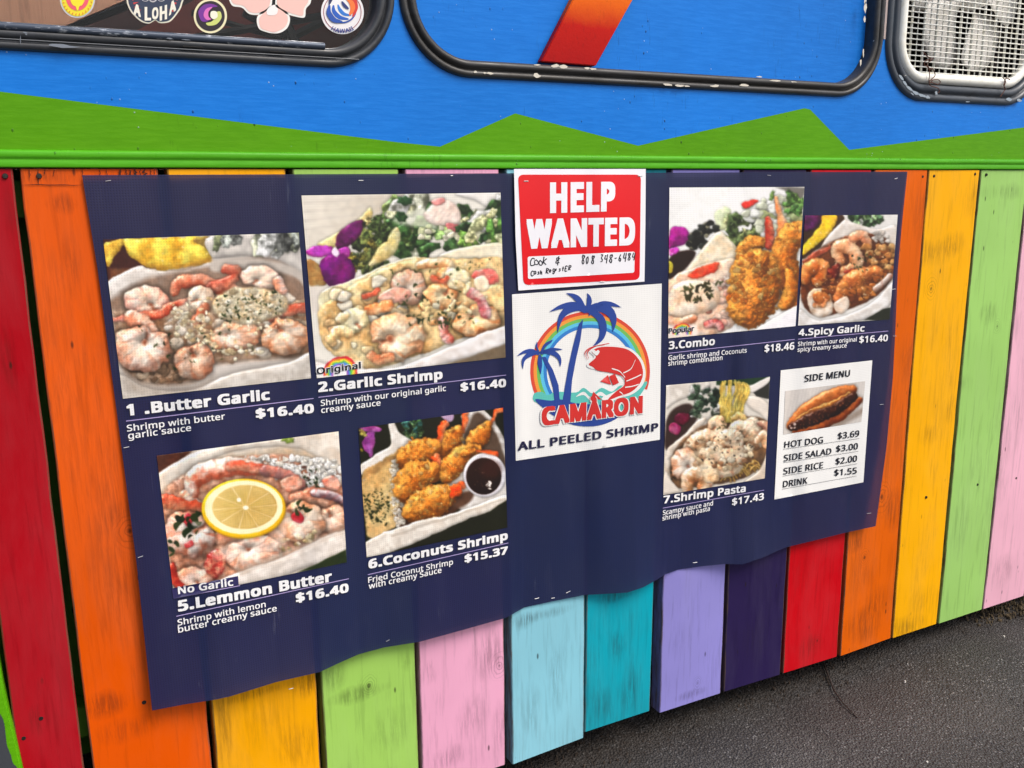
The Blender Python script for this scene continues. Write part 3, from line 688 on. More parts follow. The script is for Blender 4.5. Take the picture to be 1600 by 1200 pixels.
def edge_x(z, side):
    if side == 'l': return np.interp(-z, [.013, .155, .404, .648, .922], [-.116, -.108, -.101, -.095, -.094])
    return np.interp(-z, [.007, .12, .243, .40, .521, .708, .919], [1.722, 1.717, 1.714, 1.722, 1.726, 1.722, 1.703])
def grid_faces(nx, nz):
    i, j = np.meshgrid(np.arange(nx-1), np.arange(nz-1), indexing='ij'); a = (i*nz+j).ravel()
    return np.stack([a, a+1, a+nz+1, a+nz], 1)
def fast_mesh(name, V, Fq, m, parent=None, smooth=True):
    me = bpy.data.meshes.new(name); n, k = len(V), len(Fq)
    me.vertices.add(n); me.vertices.foreach_set('co', V.astype(np.float32).ravel())
    me.loops.add(k*4); me.loops.foreach_set('vertex_index', Fq.astype(np.int32).ravel())
    me.polygons.add(k); me.polygons.foreach_set('loop_start', np.arange(0, k*4, 4, dtype=np.int32))
    me.polygons.foreach_set('loop_total', np.full(k, 4, dtype=np.int32))
    me.polygons.foreach_set('use_smooth', np.ones(k, dtype=bool)); me.update(calc_edges=True)
    me.materials.append(m); o = bpy.data.objects.new(name, me); C.objects.link(o)
    if parent: o.parent = parent
    return o
banner_root = empty('menu_banner', (.8, 0, -.46), 'large navy mesh vinyl menu banner with seven numbered shrimp dishes, stapled over the planks', 'banner')
NX, NZ = 420, 120
U, W = np.meshgrid(np.linspace(0, 1, NX), np.linspace(0, 1, NZ), indexing='ij')
Zt = -.0125+.0055*U; Z0 = Zt*(1-W)+np.interp(-.1+1.81*U, bx, bz)*W
XL, XR = edge_x(Z0, 'l'), edge_x(Z0, 'r'); X0 = XL+(XR-XL)*U
Z0 = Zt*(1-W)+np.interp(X0, bx, bz)*W
Pb = surf(X0, Z0).reshape(-1, 3)
cloth = fast_mesh('vinyl_sheet', Pb, grid_faces(NX, NZ), banner_mat()); adopt(cloth, banner_root)

# ------------------------------------------------------------------ flat print: polygons, rules and lettering
def on_banner(o): return adopt(o, banner_root)
def px_wall(P):
    P = np.asarray(P, float); d = CF+CR*((P[:, 0:1]-800)/F)+CU*((600-P[:, 1:2])/F); t = (0-CAM[1])/d[:, 1]
    return CAM[0]+d[:, 0]*t, CAM[2]+d[:, 2]*t
def densify(P, step=6.):
    out = []; m = len(P)
    for i in range(m):
        a, b_ = np.array(P[i], float), np.array(P[(i+1) % m], float); n = max(1, int(np.hypot(*(b_-a))/step))
        for k in range(n): out.append(a+(b_-a)*k/n)
    return out
def print_poly(name, P, m, off=.0012, parent=None, smooth=False, dfun=depth, n=5, add=on_banner, dens=None):
    """a printed shape; P in photograph points. Inner grid points keep it on the bent sheet."""
    if smooth: P = catmull(P, True, n)
    if dens: P = densify(P, dens)
    P = [Vector((float(p[0]), float(p[1]))) for p in P]; k = len(P)
    pts2 = list(P); edges2 = [(i, (i+1) % k) for i in range(k)]
    x0, x1 = min(p.x for p in P), max(p.x for p in P); y0, y1 = min(p.y for p in P), max(p.y for p in P)
    s = 14.0 if max(x1-x0, y1-y0) < 40 else 5.0
    gx = np.arange(x0+s*.37, x1, s); gy = np.arange(y0+s*.41, y1, s)
    pts2 += [Vector((float(a), float(b_))) for a in gx for b_ in gy]
    vv2, _, ff2, ov, _, _ = delaunay_2d_cdt(pts2, edges2, [], 1, 1e-5)
    used = sorted({i for f in ff2 for i in f}); mp = {i: j for j, i in enumerate(used)}
    X, Z = px_wall([(vv2[i][0], vv2[i][1]) for i in used])
    V = surf(X, Z, off, dfun)
    o = mesh_obj(name, V, [tuple(mp[i] for i in f) for f in ff2], m, smooth=True)
    return add(o) if add else o
def rule(a, b_, m, w=1.3, off=.0012, name='rule_line'):
    (ax, az), (bx_, bz_) = wall(a), wall(b_); n = 24; V, Fc = [], []
    h = w*.0011/2
    for i in range(n+1):
        t = i/n; x, z = ax+(bx_-ax)*t, az+(bz_-az)*t
        V += [(x, z+h), (x, z-h)]
    A = np.array(V); P = surf(A[:, 0], A[:, 1], off)
    return on_banner(mesh_obj(name, P, [(2*i, 2*i+1, 2*i+3, 2*i+2) for i in range(n)], m))
import os
try: FONT = bpy.data.fonts.load(os.path.join(bpy.utils.system_resource('DATAFILES'), 'fonts', 'NotoSansHebrew-Regular.woff2'))
except Exception: FONT = None
def text_mesh(s, bold, spacing=1.0, shear=0):
    """lettering; weight is built up by laying shifted copies of the outline over each other.
    Returns the mesh, its points (x, y) and the tiny stacking height of each point."""
    cu = bpy.data.curves.new('lettering', 'FONT'); cu.body = s; cu.size = 1; cu.space_character = spacing+bold*2.2; cu.resolution_u = 3; cu.shear = shear
    if FONT: cu.font = FONT
    to = bpy.data.objects.new('tmp', cu); C.objects.link(to); bpy.context.view_layer.update()
    me = bpy.data.meshes.new_from_object(to.evaluated_get(bpy.context.evaluated_depsgraph_get()))
    bpy.data.objects.remove(to); bpy.data.curves.remove(cu)
    n = len(me.vertices); co = np.empty(n*3); me.vertices.foreach_get('co', co); co = co.reshape(-1, 3)[:, :2]
    fs = [tuple(p.vertices) for p in me.polygons]; bpy.data.meshes.remove(me)
    m = 1 if bold < .004 else (4 if bold < .02 else 10)
    sq = [(1, 1), (-1, 1), (-1, -1), (1, -1), (0, 1), (0, -1), (1, 0), (-1, 0), (0, 0), (.5, .5)]; sh = [(0, 0)] if m == 1 else [(q[0]*bold, q[1]*bold*.7) for q in sq[:m]]
    P = np.concatenate([co+np.array(q) for q in sh]); st = np.repeat(np.arange(m)*1.6e-5, n)
    F_ = [tuple(i+k*n for i in f) for k in range(m) for f in fs]
    me = bpy.data.meshes.new('lettering'); me.from_pydata([(0, 0, 0)]*len(P), [], F_)
    return me, P, st
def cap_height():
    return text_mesh('H', 0)[1][:, 1].max()
CAPH = cap_height()
def text(s, a, b_, cap, m, bold=.02, off=.0027, spacing=1.0, name='lettering', dfun=depth, add=on_banner, cap2=None, shear=0, fitbody=None):
    """lettering along the line a-b (photograph points), capitals `cap` points tall at a"""
    me, co, st = text_mesh(s, bold, spacing, shear)
    u = (co[:, 0]-co[:, 0].min())/max(1e-6, np.ptp(co[:, 0])); v = (co[:, 1]+bold*.7)/(CAPH+bold*1.4)
    (ax, az), (bx_, bz_) = wall(a), wall(b_)
    h1 = wall((a[0], a[1]-cap))[1]-az; h2 = h1 if cap2 is None else wall((b_[0], b_[1]-cap2))[1]-bz_
    h = h1+(h2-h1)*u
    X = ax+(bx_-ax)*u; Z = az+(bz_-az)*u+h*v
    P = surf(X, Z, off+st, dfun); me.vertices.foreach_set('co', P.ravel()); me.update(); me.name = name
    o = bpy.data.objects.new(name, me); C.objects.link(o); me.materials.clear(); me.materials.append(m); o['label'] = 'lettering reading '+s.strip() if len(s) > 3 else 'lettering'
    if add: add(o)
    return o
M_INK = print_mat('white_print', (236, 236, 238), .14); M_BLACKINK = print_mat('black_print', (16, 16, 30), .05)
M_RULE = print_mat('lilac_rule', (176, 160, 214), .1); M_PATCH = print_mat('panel_white', (236, 236, 234), .15)
M_NAVYINK = print_mat('navy_print', (42, 38, 88), .3)
# dish names, descriptions, prices
H, D_, R_ = .050, .017, .05
for s, a, b_, c, w in (
  ('1 .Butter Garlic', (198.5, 650), (422, 624.6), 18, H), ('Shrimp with butter', (198.6, 674.4), (352, 655), 10.3, D_), ('garlic sauce', (200.5, 686), (299, 673), 10.3, D_), ('$16.40', (400, 654), (490.8, 645), 15, H),
  ('2.Garlic Shrimp', (497.5, 613), (691.7, 592), 16, H), ('Shrimp with our original garlic', (501.3, 634.5), (697, 610.8), 9.3, D_), ('creamy sauce', (502, 645.6), (594.8, 633.5), 9.3, D_), ('$16.40', (719.7, 611.7), (790.8, 604.5), 13.2, H),
  ('No Garlic', (278.6, 928.5), (364.8, 915), 12, .03), ('5.Lemmon Butter', (278.6, 956), (518.9, 908.4), 17.5, H), ('Shrimp with lemon', (277.8, 978), (415.4, 948.5), 10, D_), ('butter creamy sauce', (278.6, 988.9), (432.7, 954.8), 10, D_), ('$16.40', (462.6, 942), (545, 925), 14.5, H),
  ('6.Coconuts Shrimp', (576, 889), (793.5, 843), 14.5, H), ('Fried Coconut Shrimp', (575.4, 911), (708, 882), 9, D_), ('with creamy Sauce', (576.3, 920.5), (690, 894.6), 9, D_), ('$15.37', (726, 879.5), (793.5, 865.5), 12.5, H),
  ('3.Combo', (1044.8, 546), (1116.8, 539), 12.5, .035), ('Garlic shrimp and Coconuts', (1044.2, 563), (1166.7, 550.8), 7.6, D_), ('shrimp combination', (1044, 571.7), (1128.8, 562.4), 7.6, D_), ('$18.46', (1194.4, 550.4), (1241, 546), 11.5, .03),
  ('4.Spicy Garlic', (1247.5, 525.2), (1350.5, 518), 11, .035), ('Shrimp with our original', (1246.6, 541), (1338.5, 533.4), 6.8, D_), ('spicy creamy sauce', (1246, 549.8), (1322.8, 542.8), 6.8, D_), ('$16.40', (1342.3, 536), (1387, 533), 10.5, .03),
  ('7.Shrimp Pasta', (1036.5, 787), (1165, 768.5), 12, .035), ('Scampy sauce and', (1035.6, 805), (1114, 789.5), 7.4, D_), ('shrimp with pasta', (1035, 813.5), (1109, 798), 7.4, D_), ('$17.43', (1143.6, 790), (1193.4, 780.8), 11, .03)):
    text(s, a, b_, c, M_INK, w, cap2=c if False else None)
for a, b_ in (((197, 658), (490, 622.5)), ((497.5, 620.8), (790.8, 586)), ((272.8, 934.8), (375, 915)), ((275.5, 963), (545, 904.2)), ((574.6, 898), (794.4, 848.3)), ((1044, 552), (1241.7, 530.3)), ((1247, 530), (1388, 517.2)), ((1035.6, 794), (1194, 765.8))):
    rule(a, b_, M_RULE)

# ------------------------------------------------------------------ photo prints, painted dish by dish with numpy
class Paint:
    """ink for one printed dish photo; all shapes are given in the units of its own sheet"""
    def __init__(s, org, sc, quad, res=1.2, seed=1, bgc=(210, 206, 198)):
        s.o, s.sc, s.res = org, sc, res; s.warp = 1.0; s.busy = 1.0; s.quad = quad; s.rg = np.random.RandomState(seed); s.seed = seed
        q = np.array(quad, float); s.px0, s.py0 = q.min(0)-1; px1, py1 = q.max(0)+1
        s.w = int((px1-s.px0)*res)+2; s.h = int((py1-s.py0)*res)+2
        xs_ = (s.px0+np.arange(s.w)/res-org[0])*sc; ys_ = (s.py0+np.arange(s.h)/res-org[1])*sc
        s.X, s.Y = np.meshgrid(xs_, ys_); s.u = sc/res            # sheet units per sample
        s.mask = np.ones((s.h, s.w))
        s.img = np.ones((s.h, s.w, 3))*np.array(bgc, float)
        s.tab = s.rg.rand(64, 64)
    def calm(s, cx, cy, rx, ry=None): s.mask *= np.clip((np.sqrt(((s.X-cx)/rx)**2+((s.Y-cy)/(ry or rx))**2)-1)*5, .1, 1)
    def noise(s, X, Y, scale, octv=3, seed=0):
        out = 0; amp = 1; tot = 0
        for o in range(octv):
            x = X/scale+seed*7.3+o*13.1; y = Y/scale+seed*3.9+o*5.7; xi, yi = np.floor(x).astype(int), np.floor(y).astype(int)
            fx_, fy_ = x-xi, y-yi; fx_ = fx_*fx_*(3-2*fx_); fy_ = fy_*fy_*(3-2*fy_); T_ = s.tab
            a = T_[yi % 64, xi % 64]; b = T_[yi % 64, (xi+1) % 64]; c = T_[(yi+1) % 64, xi % 64]; d = T_[(yi+1) % 64, (xi+1) % 64]
            out = out+amp*((a*(1-fx_)+b*fx_)*(1-fy_)+(c*(1-fx_)+d*fx_)*fy_); tot += amp; amp *= .55; scale = scale/2.1
        return out/tot
    def box(s, P, pad):
        x0, y0 = P.min(0)-pad; x1, y1 = P.max(0)+pad; ox, oy = s.X[0, 0], s.Y[0, 0]
        i0, i1 = max(0, int((x0-ox)/s.u)), min(s.w, int((x1-ox)/s.u)+2); j0, j1 = max(0, int((y0-oy)/s.u)), min(s.h, int((y1-oy)/s.u)+2)
        return slice(j0, j1), slice(i0, i1)
    def sdf(s, P, sl):
        X, Y = s.X[sl], s.Y[sl]; d2 = np.full(X.shape, 1e12); ins = np.zeros(X.shape, bool); m = len(P)
        for i in range(m):
            ax, ay = P[i]; bx_, by_ = P[(i+1) % m]; ex, ey = bx_-ax, by_-ay; L2 = ex*ex+ey*ey+1e-9
            t = np.clip(((X-ax)*ex+(Y-ay)*ey)/L2, 0, 1); d2 = np.minimum(d2, (X-ax-ex*t)**2+(Y-ay-ey*t)**2)
            c = ((ay > Y) != (by_ > Y)) & (X < (bx_-ax)*(Y-ay)/(by_-ay+1e-12)+ax); ins ^= c
        d = np.sqrt(d2); return np.where(ins, -d, d)
    def over(s, sl, m, c): s.img[sl] = s.img[sl]*(1-m[..., None])+c*m[..., None]
    def lit(s, sl, h, c, gloss=.35, amb=.62, L=(-.35, -.62, .70), tex=0, texs=12, n=0):
        X, Y = s.X[sl], s.Y[sl]
        if tex: h = h+(s.noise(X, Y, texs*1.4, 2, n)-.5)*tex*.75
        gy, gx_ = np.gradient(h, s.u); nz = 1/np.sqrt(1+gx_**2+gy**2); df = np.clip((-gx_*L[0]-gy*L[1]+L[2])*nz, 0, 1.2)
        amb = amb+.10; out = c*(amb+(1-amb)*1.42*df)[..., None]
        sp_ = np.clip(df-.90, 0, 1)*10
        return np.clip(out+255*gloss*(np.clip(sp_, 0, 1)**2)[..., None], 0, 255)
    def blob(s, P, c1, c2=None, bevel=30, soft=4, tex=0, texs=14, gloss=.25, shadow=.35, sh=14, smooth=True, amb=.6, mixs=30, edge=0, n=0, height=1.):
        P = np.array(P, float)
        if smooth: P = catmull(P, True, 5)
        sl = s.box(P, sh+4)
        if s.X[sl].size == 0: return
        d = s.sdf(P, sl); X, Y = s.X[sl], s.Y[sl]
        wob = (s.noise(X, Y, max(8, texs), 2, n+3)-.5)*edge
        d = d+wob
        if shadow: s.img[sl] *= (1-.62*shadow*np.clip(1-d/sh, 0, 1)**2)[..., None]
        k = np.clip(-d/bevel, 0, 1); h = bevel*np.sqrt(1-(1-k)**2)*.62*height
        c = np.ones(X.shape+(3,))*np.array(c1, float)
        if c2 is not None:
            f = np.clip((s.noise(X, Y, mixs, 3, n+1)-.5)*2.6+.5, 0, 1)[..., None]; c = c*(1-f)+np.array(c2, float)*f
        s.over(sl, np.clip(.5-d/soft, 0, 1), s.lit(sl, h, c, gloss, amb, tex=tex, texs=texs, n=n))
    def flat(s, P, c, soft=2., smooth=False, grad=None, alpha=1.):
        P = np.array(P, float); P = catmull(P, True, 5) if smooth else P
        sl = s.box(P, soft*1.5+2)
        if s.X[sl].size == 0: return
        d = s.sdf(P, sl); cc = np.ones(d.shape+(3,))*np.array(c, float)
        if grad:
            (gx0_, gy0_), (gx1_, gy1_), c2 = grad; t = np.clip(((s.X[sl]-gx0_)*(gx1_-gx0_)+(s.Y[sl]-gy0_)*(gy1_-gy0_))/((gx1_-gx0_)**2+(gy1_-gy0_)**2), 0, 1)[..., None]; cc = cc*(1-t)+np.array(c2, float)*t
        s.over(sl, np.clip(.5-d/soft, 0, 1)*alpha, cc)
    def tube(s, path, w, cA, cB=None, stripes=0, sc_=(214, 110, 74), taper=(1, 1), gloss=.35, shadow=.45, tex=4, amb=.58, soft=5, sa=.38, sh=16, n=0, texs=10, back=None, height=1.):
        """a rounded body along a path; t runs along it, v across it"""
        Q = catmull(path, False, 6); m = len(Q); sl = s.box(Q, w+sh+4); X, Y = s.X[sl], s.Y[sl]
        if X.size == 0: return
        best = np.full(X.shape, 1e12); T_ = np.zeros(X.shape); side = np.zeros(X.shape)
        for i in range(m-1):
            ax, ay = Q[i]; ex, ey = Q[i+1]-Q[i]; L2 = ex*ex+ey*ey+1e-9; t = np.clip(((X-ax)*ex+(Y-ay)*ey)/L2, 0, 1)
            dx, dy = X-ax-ex*t, Y-ay-ey*t; d2 = dx*dx+dy*dy; k = d2 < best; best = np.where(k, d2, best); T_ = np.where(k, (i+t)/(m-1), T_); side = np.where(k, np.sign(ex*dy-ey*dx), side)
        d = np.sqrt(best); tp = taper[0]+(taper[1]-taper[0])*T_ if len(taper) == 2 else np.interp(T_, np.linspace(0, 1, len(taper)), taper)
        ww = w*tp*(1+(.05*np.sin(T_*math.pi*2*max(stripes, 1)) if stripes else 0)); e = d-ww+(s.noise(X, Y, 12, 2, n)-.5)*w*.15
        if shadow: s.img[sl] *= (1-.62*shadow*np.clip(1-e/sh, 0, 1)**2)[..., None]
        v = np.clip(d/np.maximum(ww, .1), 0, 1); h = ww*np.sqrt(1-v**2)*.8*height
        c = np.ones(X.shape+(3,))*np.array(cA, float)
        if cB is not None:
            f = np.clip(.5+side*v*.9+(s.noise(X, Y, 26, 3, n+5)-.5)*1.6, 0, 1)[..., None]; c = c*(1-f)+np.array(cB, float)*f
        if stripes:
            ph = T_*stripes+v*.25*side+(s.noise(X, Y, 22, 2, n+9)-.5)*.5; st = np.clip(np.cos(ph*2*math.pi)*2-1.0, 0, 1)*sa*np.clip(.4+v, 0, 1)
            c = c*(1-st[..., None])+np.array(sc_, float)*st[..., None]; h = h-st*w*.10
        s.over(sl, np.clip(.5-e/soft, 0, 1), s.lit(sl, h, c, gloss, amb, tex=tex, texs=texs, n=n))
    def shrimp(s, path, w, tail=None, pale=(246, 230, 214), pink=(238, 176, 144), st=5, red=(206, 78, 50), **k):
        if tail: s.tube(tail, w*.42, red, (236, 150, 120), 3, (150, 40, 30), taper=(1, 1.25, .35), gloss=.4, n=2)
        s.tube(path, w, pale, pink, st, (222, 122, 84), taper=(.75, 1.05, 1, .8), **k)
    def cream(s, P, n, size, cols, alpha=.55):
        """thin sauce lying over what is below"""
        r = s.rg; P = np.array(P, float); c0 = P.mean(0)
        for i in range(n):
            w = r.dirichlet(np.ones(len(P))*.8); x, y = (P*w[:, None]).sum(0); R_ = size*r.uniform(.5, 1.3); m = r.randint(6, 10); a0 = r.uniform(0, 6)
            pts = [(x+math.cos(a0+6.283*k/m)*R_*r.uniform(.5, 1.3), y+math.sin(a0+6.283*k/m)*R_*r.uniform(.35, .9)) for k in range(m)]
            s.flat(pts, cols[r.randint(len(cols))], R_*.5, True, alpha=alpha*r.uniform(.5, 1))
    def bits(s, P, n, size, cols, ratio=2.6, shade=True, poly=None, curl=False):
        """small flecks or grains inside polygon P"""
        P = np.array(P, float); x0, y0 = P.min(0); x1, y1 = P.max(0); r = s.rg
        from_inside = 0; tries = 0
        while from_inside < n and tries < n*6:
            tries += 1; x, y = r.uniform(x0, x1), r.uniform(y0, y1)
            ins = False; j = len(P)-1
            for i in range(len(P)):
                if (P[i][1] > y) != (P[j][1] > y) and x < (P[j][0]-P[i][0])*(y-P[i][1])/(P[j][1]-P[i][1]+1e-9)+P[i][0]: ins = not ins
                j = i
            if not ins: continue
            from_inside += 1
            L_ = size*r.uniform(.6, 1.3); w = L_/ratio*r.uniform(.7, 1.4); a = r.uniform(0, math.pi); ca, sa_ = math.cos(a), math.sin(a)
            sl = s.box(np.array([[x-L_, y-L_], [x+L_, y+L_]]), 3); X, Y = s.X[sl]-x, s.Y[sl]-y
            if X.size == 0: continue
            p, q_ = X*ca+Y*sa_, -X*sa_+Y*ca
            if curl: q_ = q_+p*p/L_*.5
            e = np.sqrt((p/L_)**2+(q_/w)**2); m = np.clip((1.1-e)*max(1.5, w/s.u), 0, 1)
            c = np.array(cols[r.randint(len(cols))], float)
            if shade:
                s.img[sl] *= (1-.14*np.clip(1.7-e, 0, 1)*(e > .9))[..., None]
                c = c*(1.05-.22*np.clip((q_*ca-p*sa_*.2)/max(w, 1), -1, 1))[..., None]
            s.over(sl, m, np.clip(c*np.ones(X.shape+(3,)), 0, 255))
    def curl(s, cx, cy, rx, ry, rot=0, gap=.5, pale=(238, 218, 198), pink=(226, 138, 100), core=(150, 84, 58), n=0, k=7, hole=.15, shadow=.8, tex=6):
        """a peeled shrimp rolled tight round a small dark core"""
        sl = s.box(np.array([[cx-rx*1.3, cy-ry*1.3], [cx+rx*1.3, cy+ry*1.3]]), 22); X, Y = s.X[sl], s.Y[sl]
        if X.size == 0: return
        ca, sa_ = math.cos(rot), math.sin(rot); dx, dy = X-cx, Y-cy; u = (dx*ca+dy*sa_)/rx; v = (-dx*sa_+dy*ca)/ry
        r0 = np.sqrt(u*u+v*v)+1e-6; th = np.arctan2(v, u); ug, vg = .30*math.cos(gap), .30*math.sin(gap)
        rc = np.sqrt((u-ug)**2+(v-vg)**2)+1e-6; tc = np.arctan2(v-vg, u-ug); da = (tc-gap+math.pi) % (2*math.pi)-math.pi
        lim = 1+.022*np.cos(th*k+n)+(s.noise(X, Y, 30, 2, n)-.5)*.20-.16*np.exp(-((((th-gap+math.pi) % (2*math.pi))-math.pi)/.28)**2); r = r0/lim
        e = (r-1)*min(rx, ry)
        s.img[sl] *= (1-.62*shadow*np.clip(1-e/24, 0, 1)**2*(e > -2))[..., None]
        ri = np.clip(rc-hole*.8, 0, 2); w = ri/(ri+np.clip(1-r, 0, 1)+1e-3); h = np.sin(np.clip(w, 0, 1)*math.pi)**.7*min(rx, ry)*.36
        seg = np.clip(np.cos(da*k+w*1.6+(s.noise(X, Y, 40, 2, n+2)-.5)*2.0)*3-1.7, 0, 1)*np.clip(w*1.6-.2, 0, 1); h = h-seg*min(rx, ry)*.03
        f = np.clip(.18+1.2*(w-.55)+(s.noise(X, Y, 40, 3, n+4)-.5)*2.2, 0, 1)*.95; f = np.maximum(f, seg*.85)
        c = np.array(pale, float)*(1-f[..., None])*.97+np.array(pink, float)*f[..., None]
        cut = np.exp(-(da/(.16+.05/np.maximum(rc, .1)))**2)*np.clip((1.05-r)*3, 0, 1)*.85
        dk = np.maximum(np.clip(1.2-rc/hole, 0, 1), cut)[..., None]; h = h*(1-dk[..., 0]*.7)
        c = c*(1-dk)+np.array(core, float)*dk
        s.over(sl, np.clip(.5-e/5, 0, 1), s.lit(sl, h, c, .16, .52, tex=tex, texs=14, n=n))
    def clumps(s, P, n, size, cols, **k):
        P = np.array(P, float); r = s.rg; x0, y0 = P.min(0); x1, y1 = P.max(0); c_ = 0; tr = 0
        while c_ < n and tr < n*8:
            tr += 1; x, y = r.uniform(x0, x1), r.uniform(y0, y1); ins = False; j = len(P)-1
            for i in range(len(P)):
                if (P[i][1] > y) != (P[j][1] > y) and x < (P[j][0]-P[i][0])*(y-P[i][1])/(P[j][1]-P[i][1]+1e-9)+P[i][0]: ins = not ins
                j = i
            if not ins: continue
            c_ += 1; R = size*r.uniform(.6, 1.3); m = r.randint(5, 8); a0 = r.uniform(0, 6)
            pts = [(x+math.cos(a0+6.283*i/m)*R*r.uniform(.6, 1.25), y+math.sin(a0+6.283*i/m)*R*r.uniform(.5, 1.0)) for i in range(m)]
            col_ = np.array(cols[r.randint(len(cols))]); s.blob(pts, col_, col_*.82, bevel=R*.6, n=c_, **{**dict(tex=R*.25, texs=R*.5, sh=R*.5, soft=2), **k})
    def leaf(s, x, y, R, a, c1, c2, asp=.55, n=0, frill=.12):
        pts = []
        for i in range(12):
            t = 2*math.pi*i/12; rr = R*(1+frill*(1 if i % 2 else -1)); p, q_ = math.cos(t)*rr, math.sin(t)*rr*asp
            pts.append((x+p*math.cos(a)-q_*math.sin(a), y+p*math.sin(a)+q_*math.cos(a)))
        s.blob(pts, c1, c2, bevel=R*.4, tex=R*.35, texs=R*.35, gloss=.3, sh=R*.3, n=n, mixs=R*.5)
    def leaves(s, P, n, size, cols):
        P = np.array(P, float); r = s.rg; x0, y0 = P.min(0); x1, y1 = P.max(0)
        for i in range(n):
            c = cols[r.randint(len(cols))]; x, y = r.uniform(x0, x1), r.uniform(y0, y1)
            s.leaf(x, y, size*r.uniform(.5, 1.3), r.uniform(0, 3.1), tuple(np.minimum(255, np.array(c)*1.25+12)), tuple(np.array(c)*.5), r.uniform(.35, .9), i, .10)
    def orchid(s, x, y, R, c=(150, 20, 130), dk=(80, 5, 70)):
        for a, k in ((-2.6, .8), (-.6, .9), (1.57, 1.1), (.4, .5), (2.9, .5)):
            px, py = x+math.cos(a)*R*.75*k, y+math.sin(a)*R*.75*k
            s.leaf(px, py, R*.75*k, a, c, dk, .62, int(R), .03)
        s.blob([(x-R*.15, y-R*.1), (x+R*.2, y-R*.15), (x+R*.2, y+R*.15), (x-R*.1, y+R*.2)], (235, 190, 225), bevel=8)
    def grade(s):
        # print grain and soft contrast
        k = s.sc/3.0; X, Y = s.X, s.Y; n = lambda sc_, o, sd: s.noise(X, Y, sc_*k, o, sd)-.5
        I = s.img; f0 = np.clip((I.max(-1)-I.min(-1)-26)/50, 0, 1); f1 = f0.copy()
        for ax_ in (0, 1):
            for _ in range(3): f1 = (f1+np.roll(f1, 2, ax_)+np.roll(f1, -2, ax_))/3
        wf = (.2+.8*f1)*s.warp*s.mask; ws = (.4+.6*f1)*s.warp*s.mask
        dx = n(60, 2, 31)*16*k*ws+n(22, 2, 32)*13*k*wf+n(9, 2, 33)*5*k*wf; dy = n(60, 2, 41)*16*k*ws+n(22, 2, 42)*13*k*wf+n(9, 2, 43)*5*k*wf
        jj, ii = np.meshgrid(np.arange(s.h), np.arange(s.w), indexing='ij')
        a = np.clip(ii+dx/s.u, 0, s.w-1.001); b = np.clip(jj+dy/s.u, 0, s.h-1.001); i0, j0 = a.astype(int), b.astype(int); fa, fb_ = (a-i0)[..., None], (b-j0)[..., None]; I = s.img
        I = (I[j0, i0]*(1-fa)+I[j0, i0+1]*fa)*(1-fb_)+(I[j0+1, i0]*(1-fa)+I[j0+1, i0+1]*fa)*fb_
        lum = I.mean(-1, keepdims=True)
        food = np.clip((I.max(-1, keepdims=True)-I.min(-1, keepdims=True)-18)/40, 0, 1)      # trays stay smooth, food is busy
        m = n(26, 4, 51)[..., None]; food = food*s.busy*s.mask[..., None]; I = I*(1+m*(.08+.36*food))
        f = n(9, 3, 52)[..., None]; I = I*(1+f*.24*food)
        wet = np.clip((n(16, 3, 53)[..., None]-.24)*7, 0, 1)*food*np.clip((lum-90)/70, 0, 1); I = I*(1-wet*.55)+np.array([255, 250, 240])*wet*.55
        B_ = I.copy()
        for ax_ in (0, 1):
            for _ in range(2): B_ = (B_+np.roll(B_, 1, ax_)+np.roll(B_, -1, ax_))/3
        I = I*.45+B_*.55
        hue = n(40, 2, 54)[..., None]*food; I = I*(1+hue*np.array([.10, -.06, -.22]))
        I = (I-128)*1.14+128+1
        s.img = np.clip(I+n(5, 1, 8)[..., None]*6, 0, 255)
    def build(s, name, label, off=.0012, k=.92, amt=.16, add=on_banner):
        s.grade(); q = np.array([wall(p) for p in s.quad]); P = np.array(s.quad, float)
        nx = int(max(abs(P[1][0]-P[0][0]), abs(P[2][0]-P[3][0]))*s.res)+1; nz = int(max(abs(P[3][1]-P[0][1]), abs(P[2][1]-P[1][1]))*s.res)+1
        U_, W_ = np.meshgrid(np.linspace(0, 1, nx), np.linspace(0, 1, nz), indexing='ij'); U_, W_ = U_[..., None], W_[..., None]
        S = (q[0]*(1-U_)+q[1]*U_)*(1-W_)+(q[3]*(1-U_)+q[2]*U_)*W_            # on the wall plane
        X, Z = S[..., 0].ravel(), S[..., 1].ravel()
        d = np.stack([X-CAM[0], -CAM[1]*np.ones_like(X), Z-CAM[2]], 1); f = d@CF
        sx = 800+F*(d@CR)/f; sy = 600-F*(d@CU)/f
        ii, jj = np.clip((sx-s.px0)*s.res, 0, s.w-1.001), np.clip((sy-s.py0)*s.res, 0, s.h-1.001); i0, j0 = ii.astype(int), jj.astype(int); a, b = (ii-i0)[:, None], (jj-j0)[:, None]
        I = s.img; c = (I[j0, i0]*(1-a)+I[j0, i0+1]*a)*(1-b)+(I[j0+1, i0]*(1-a)+I[j0+1, i0+1]*a)*b
        o = fast_mesh(name, surf(X, Z, off), grid_faces(nx, nz), photo_mat('dish_photo_ink', amt)); o['label'] = label
        at_ = o.data.color_attributes.new('ink', 'FLOAT_COLOR', 'POINT'); lin = s2l(c)*k
        at_.data.foreach_set('color', np.concatenate([lin, np.ones((len(lin), 1))], 1).astype(np.float32).ravel())
        add(o); return o
PARSLEY = [(38, 52, 26), (52, 62, 30), (30, 40, 24)]
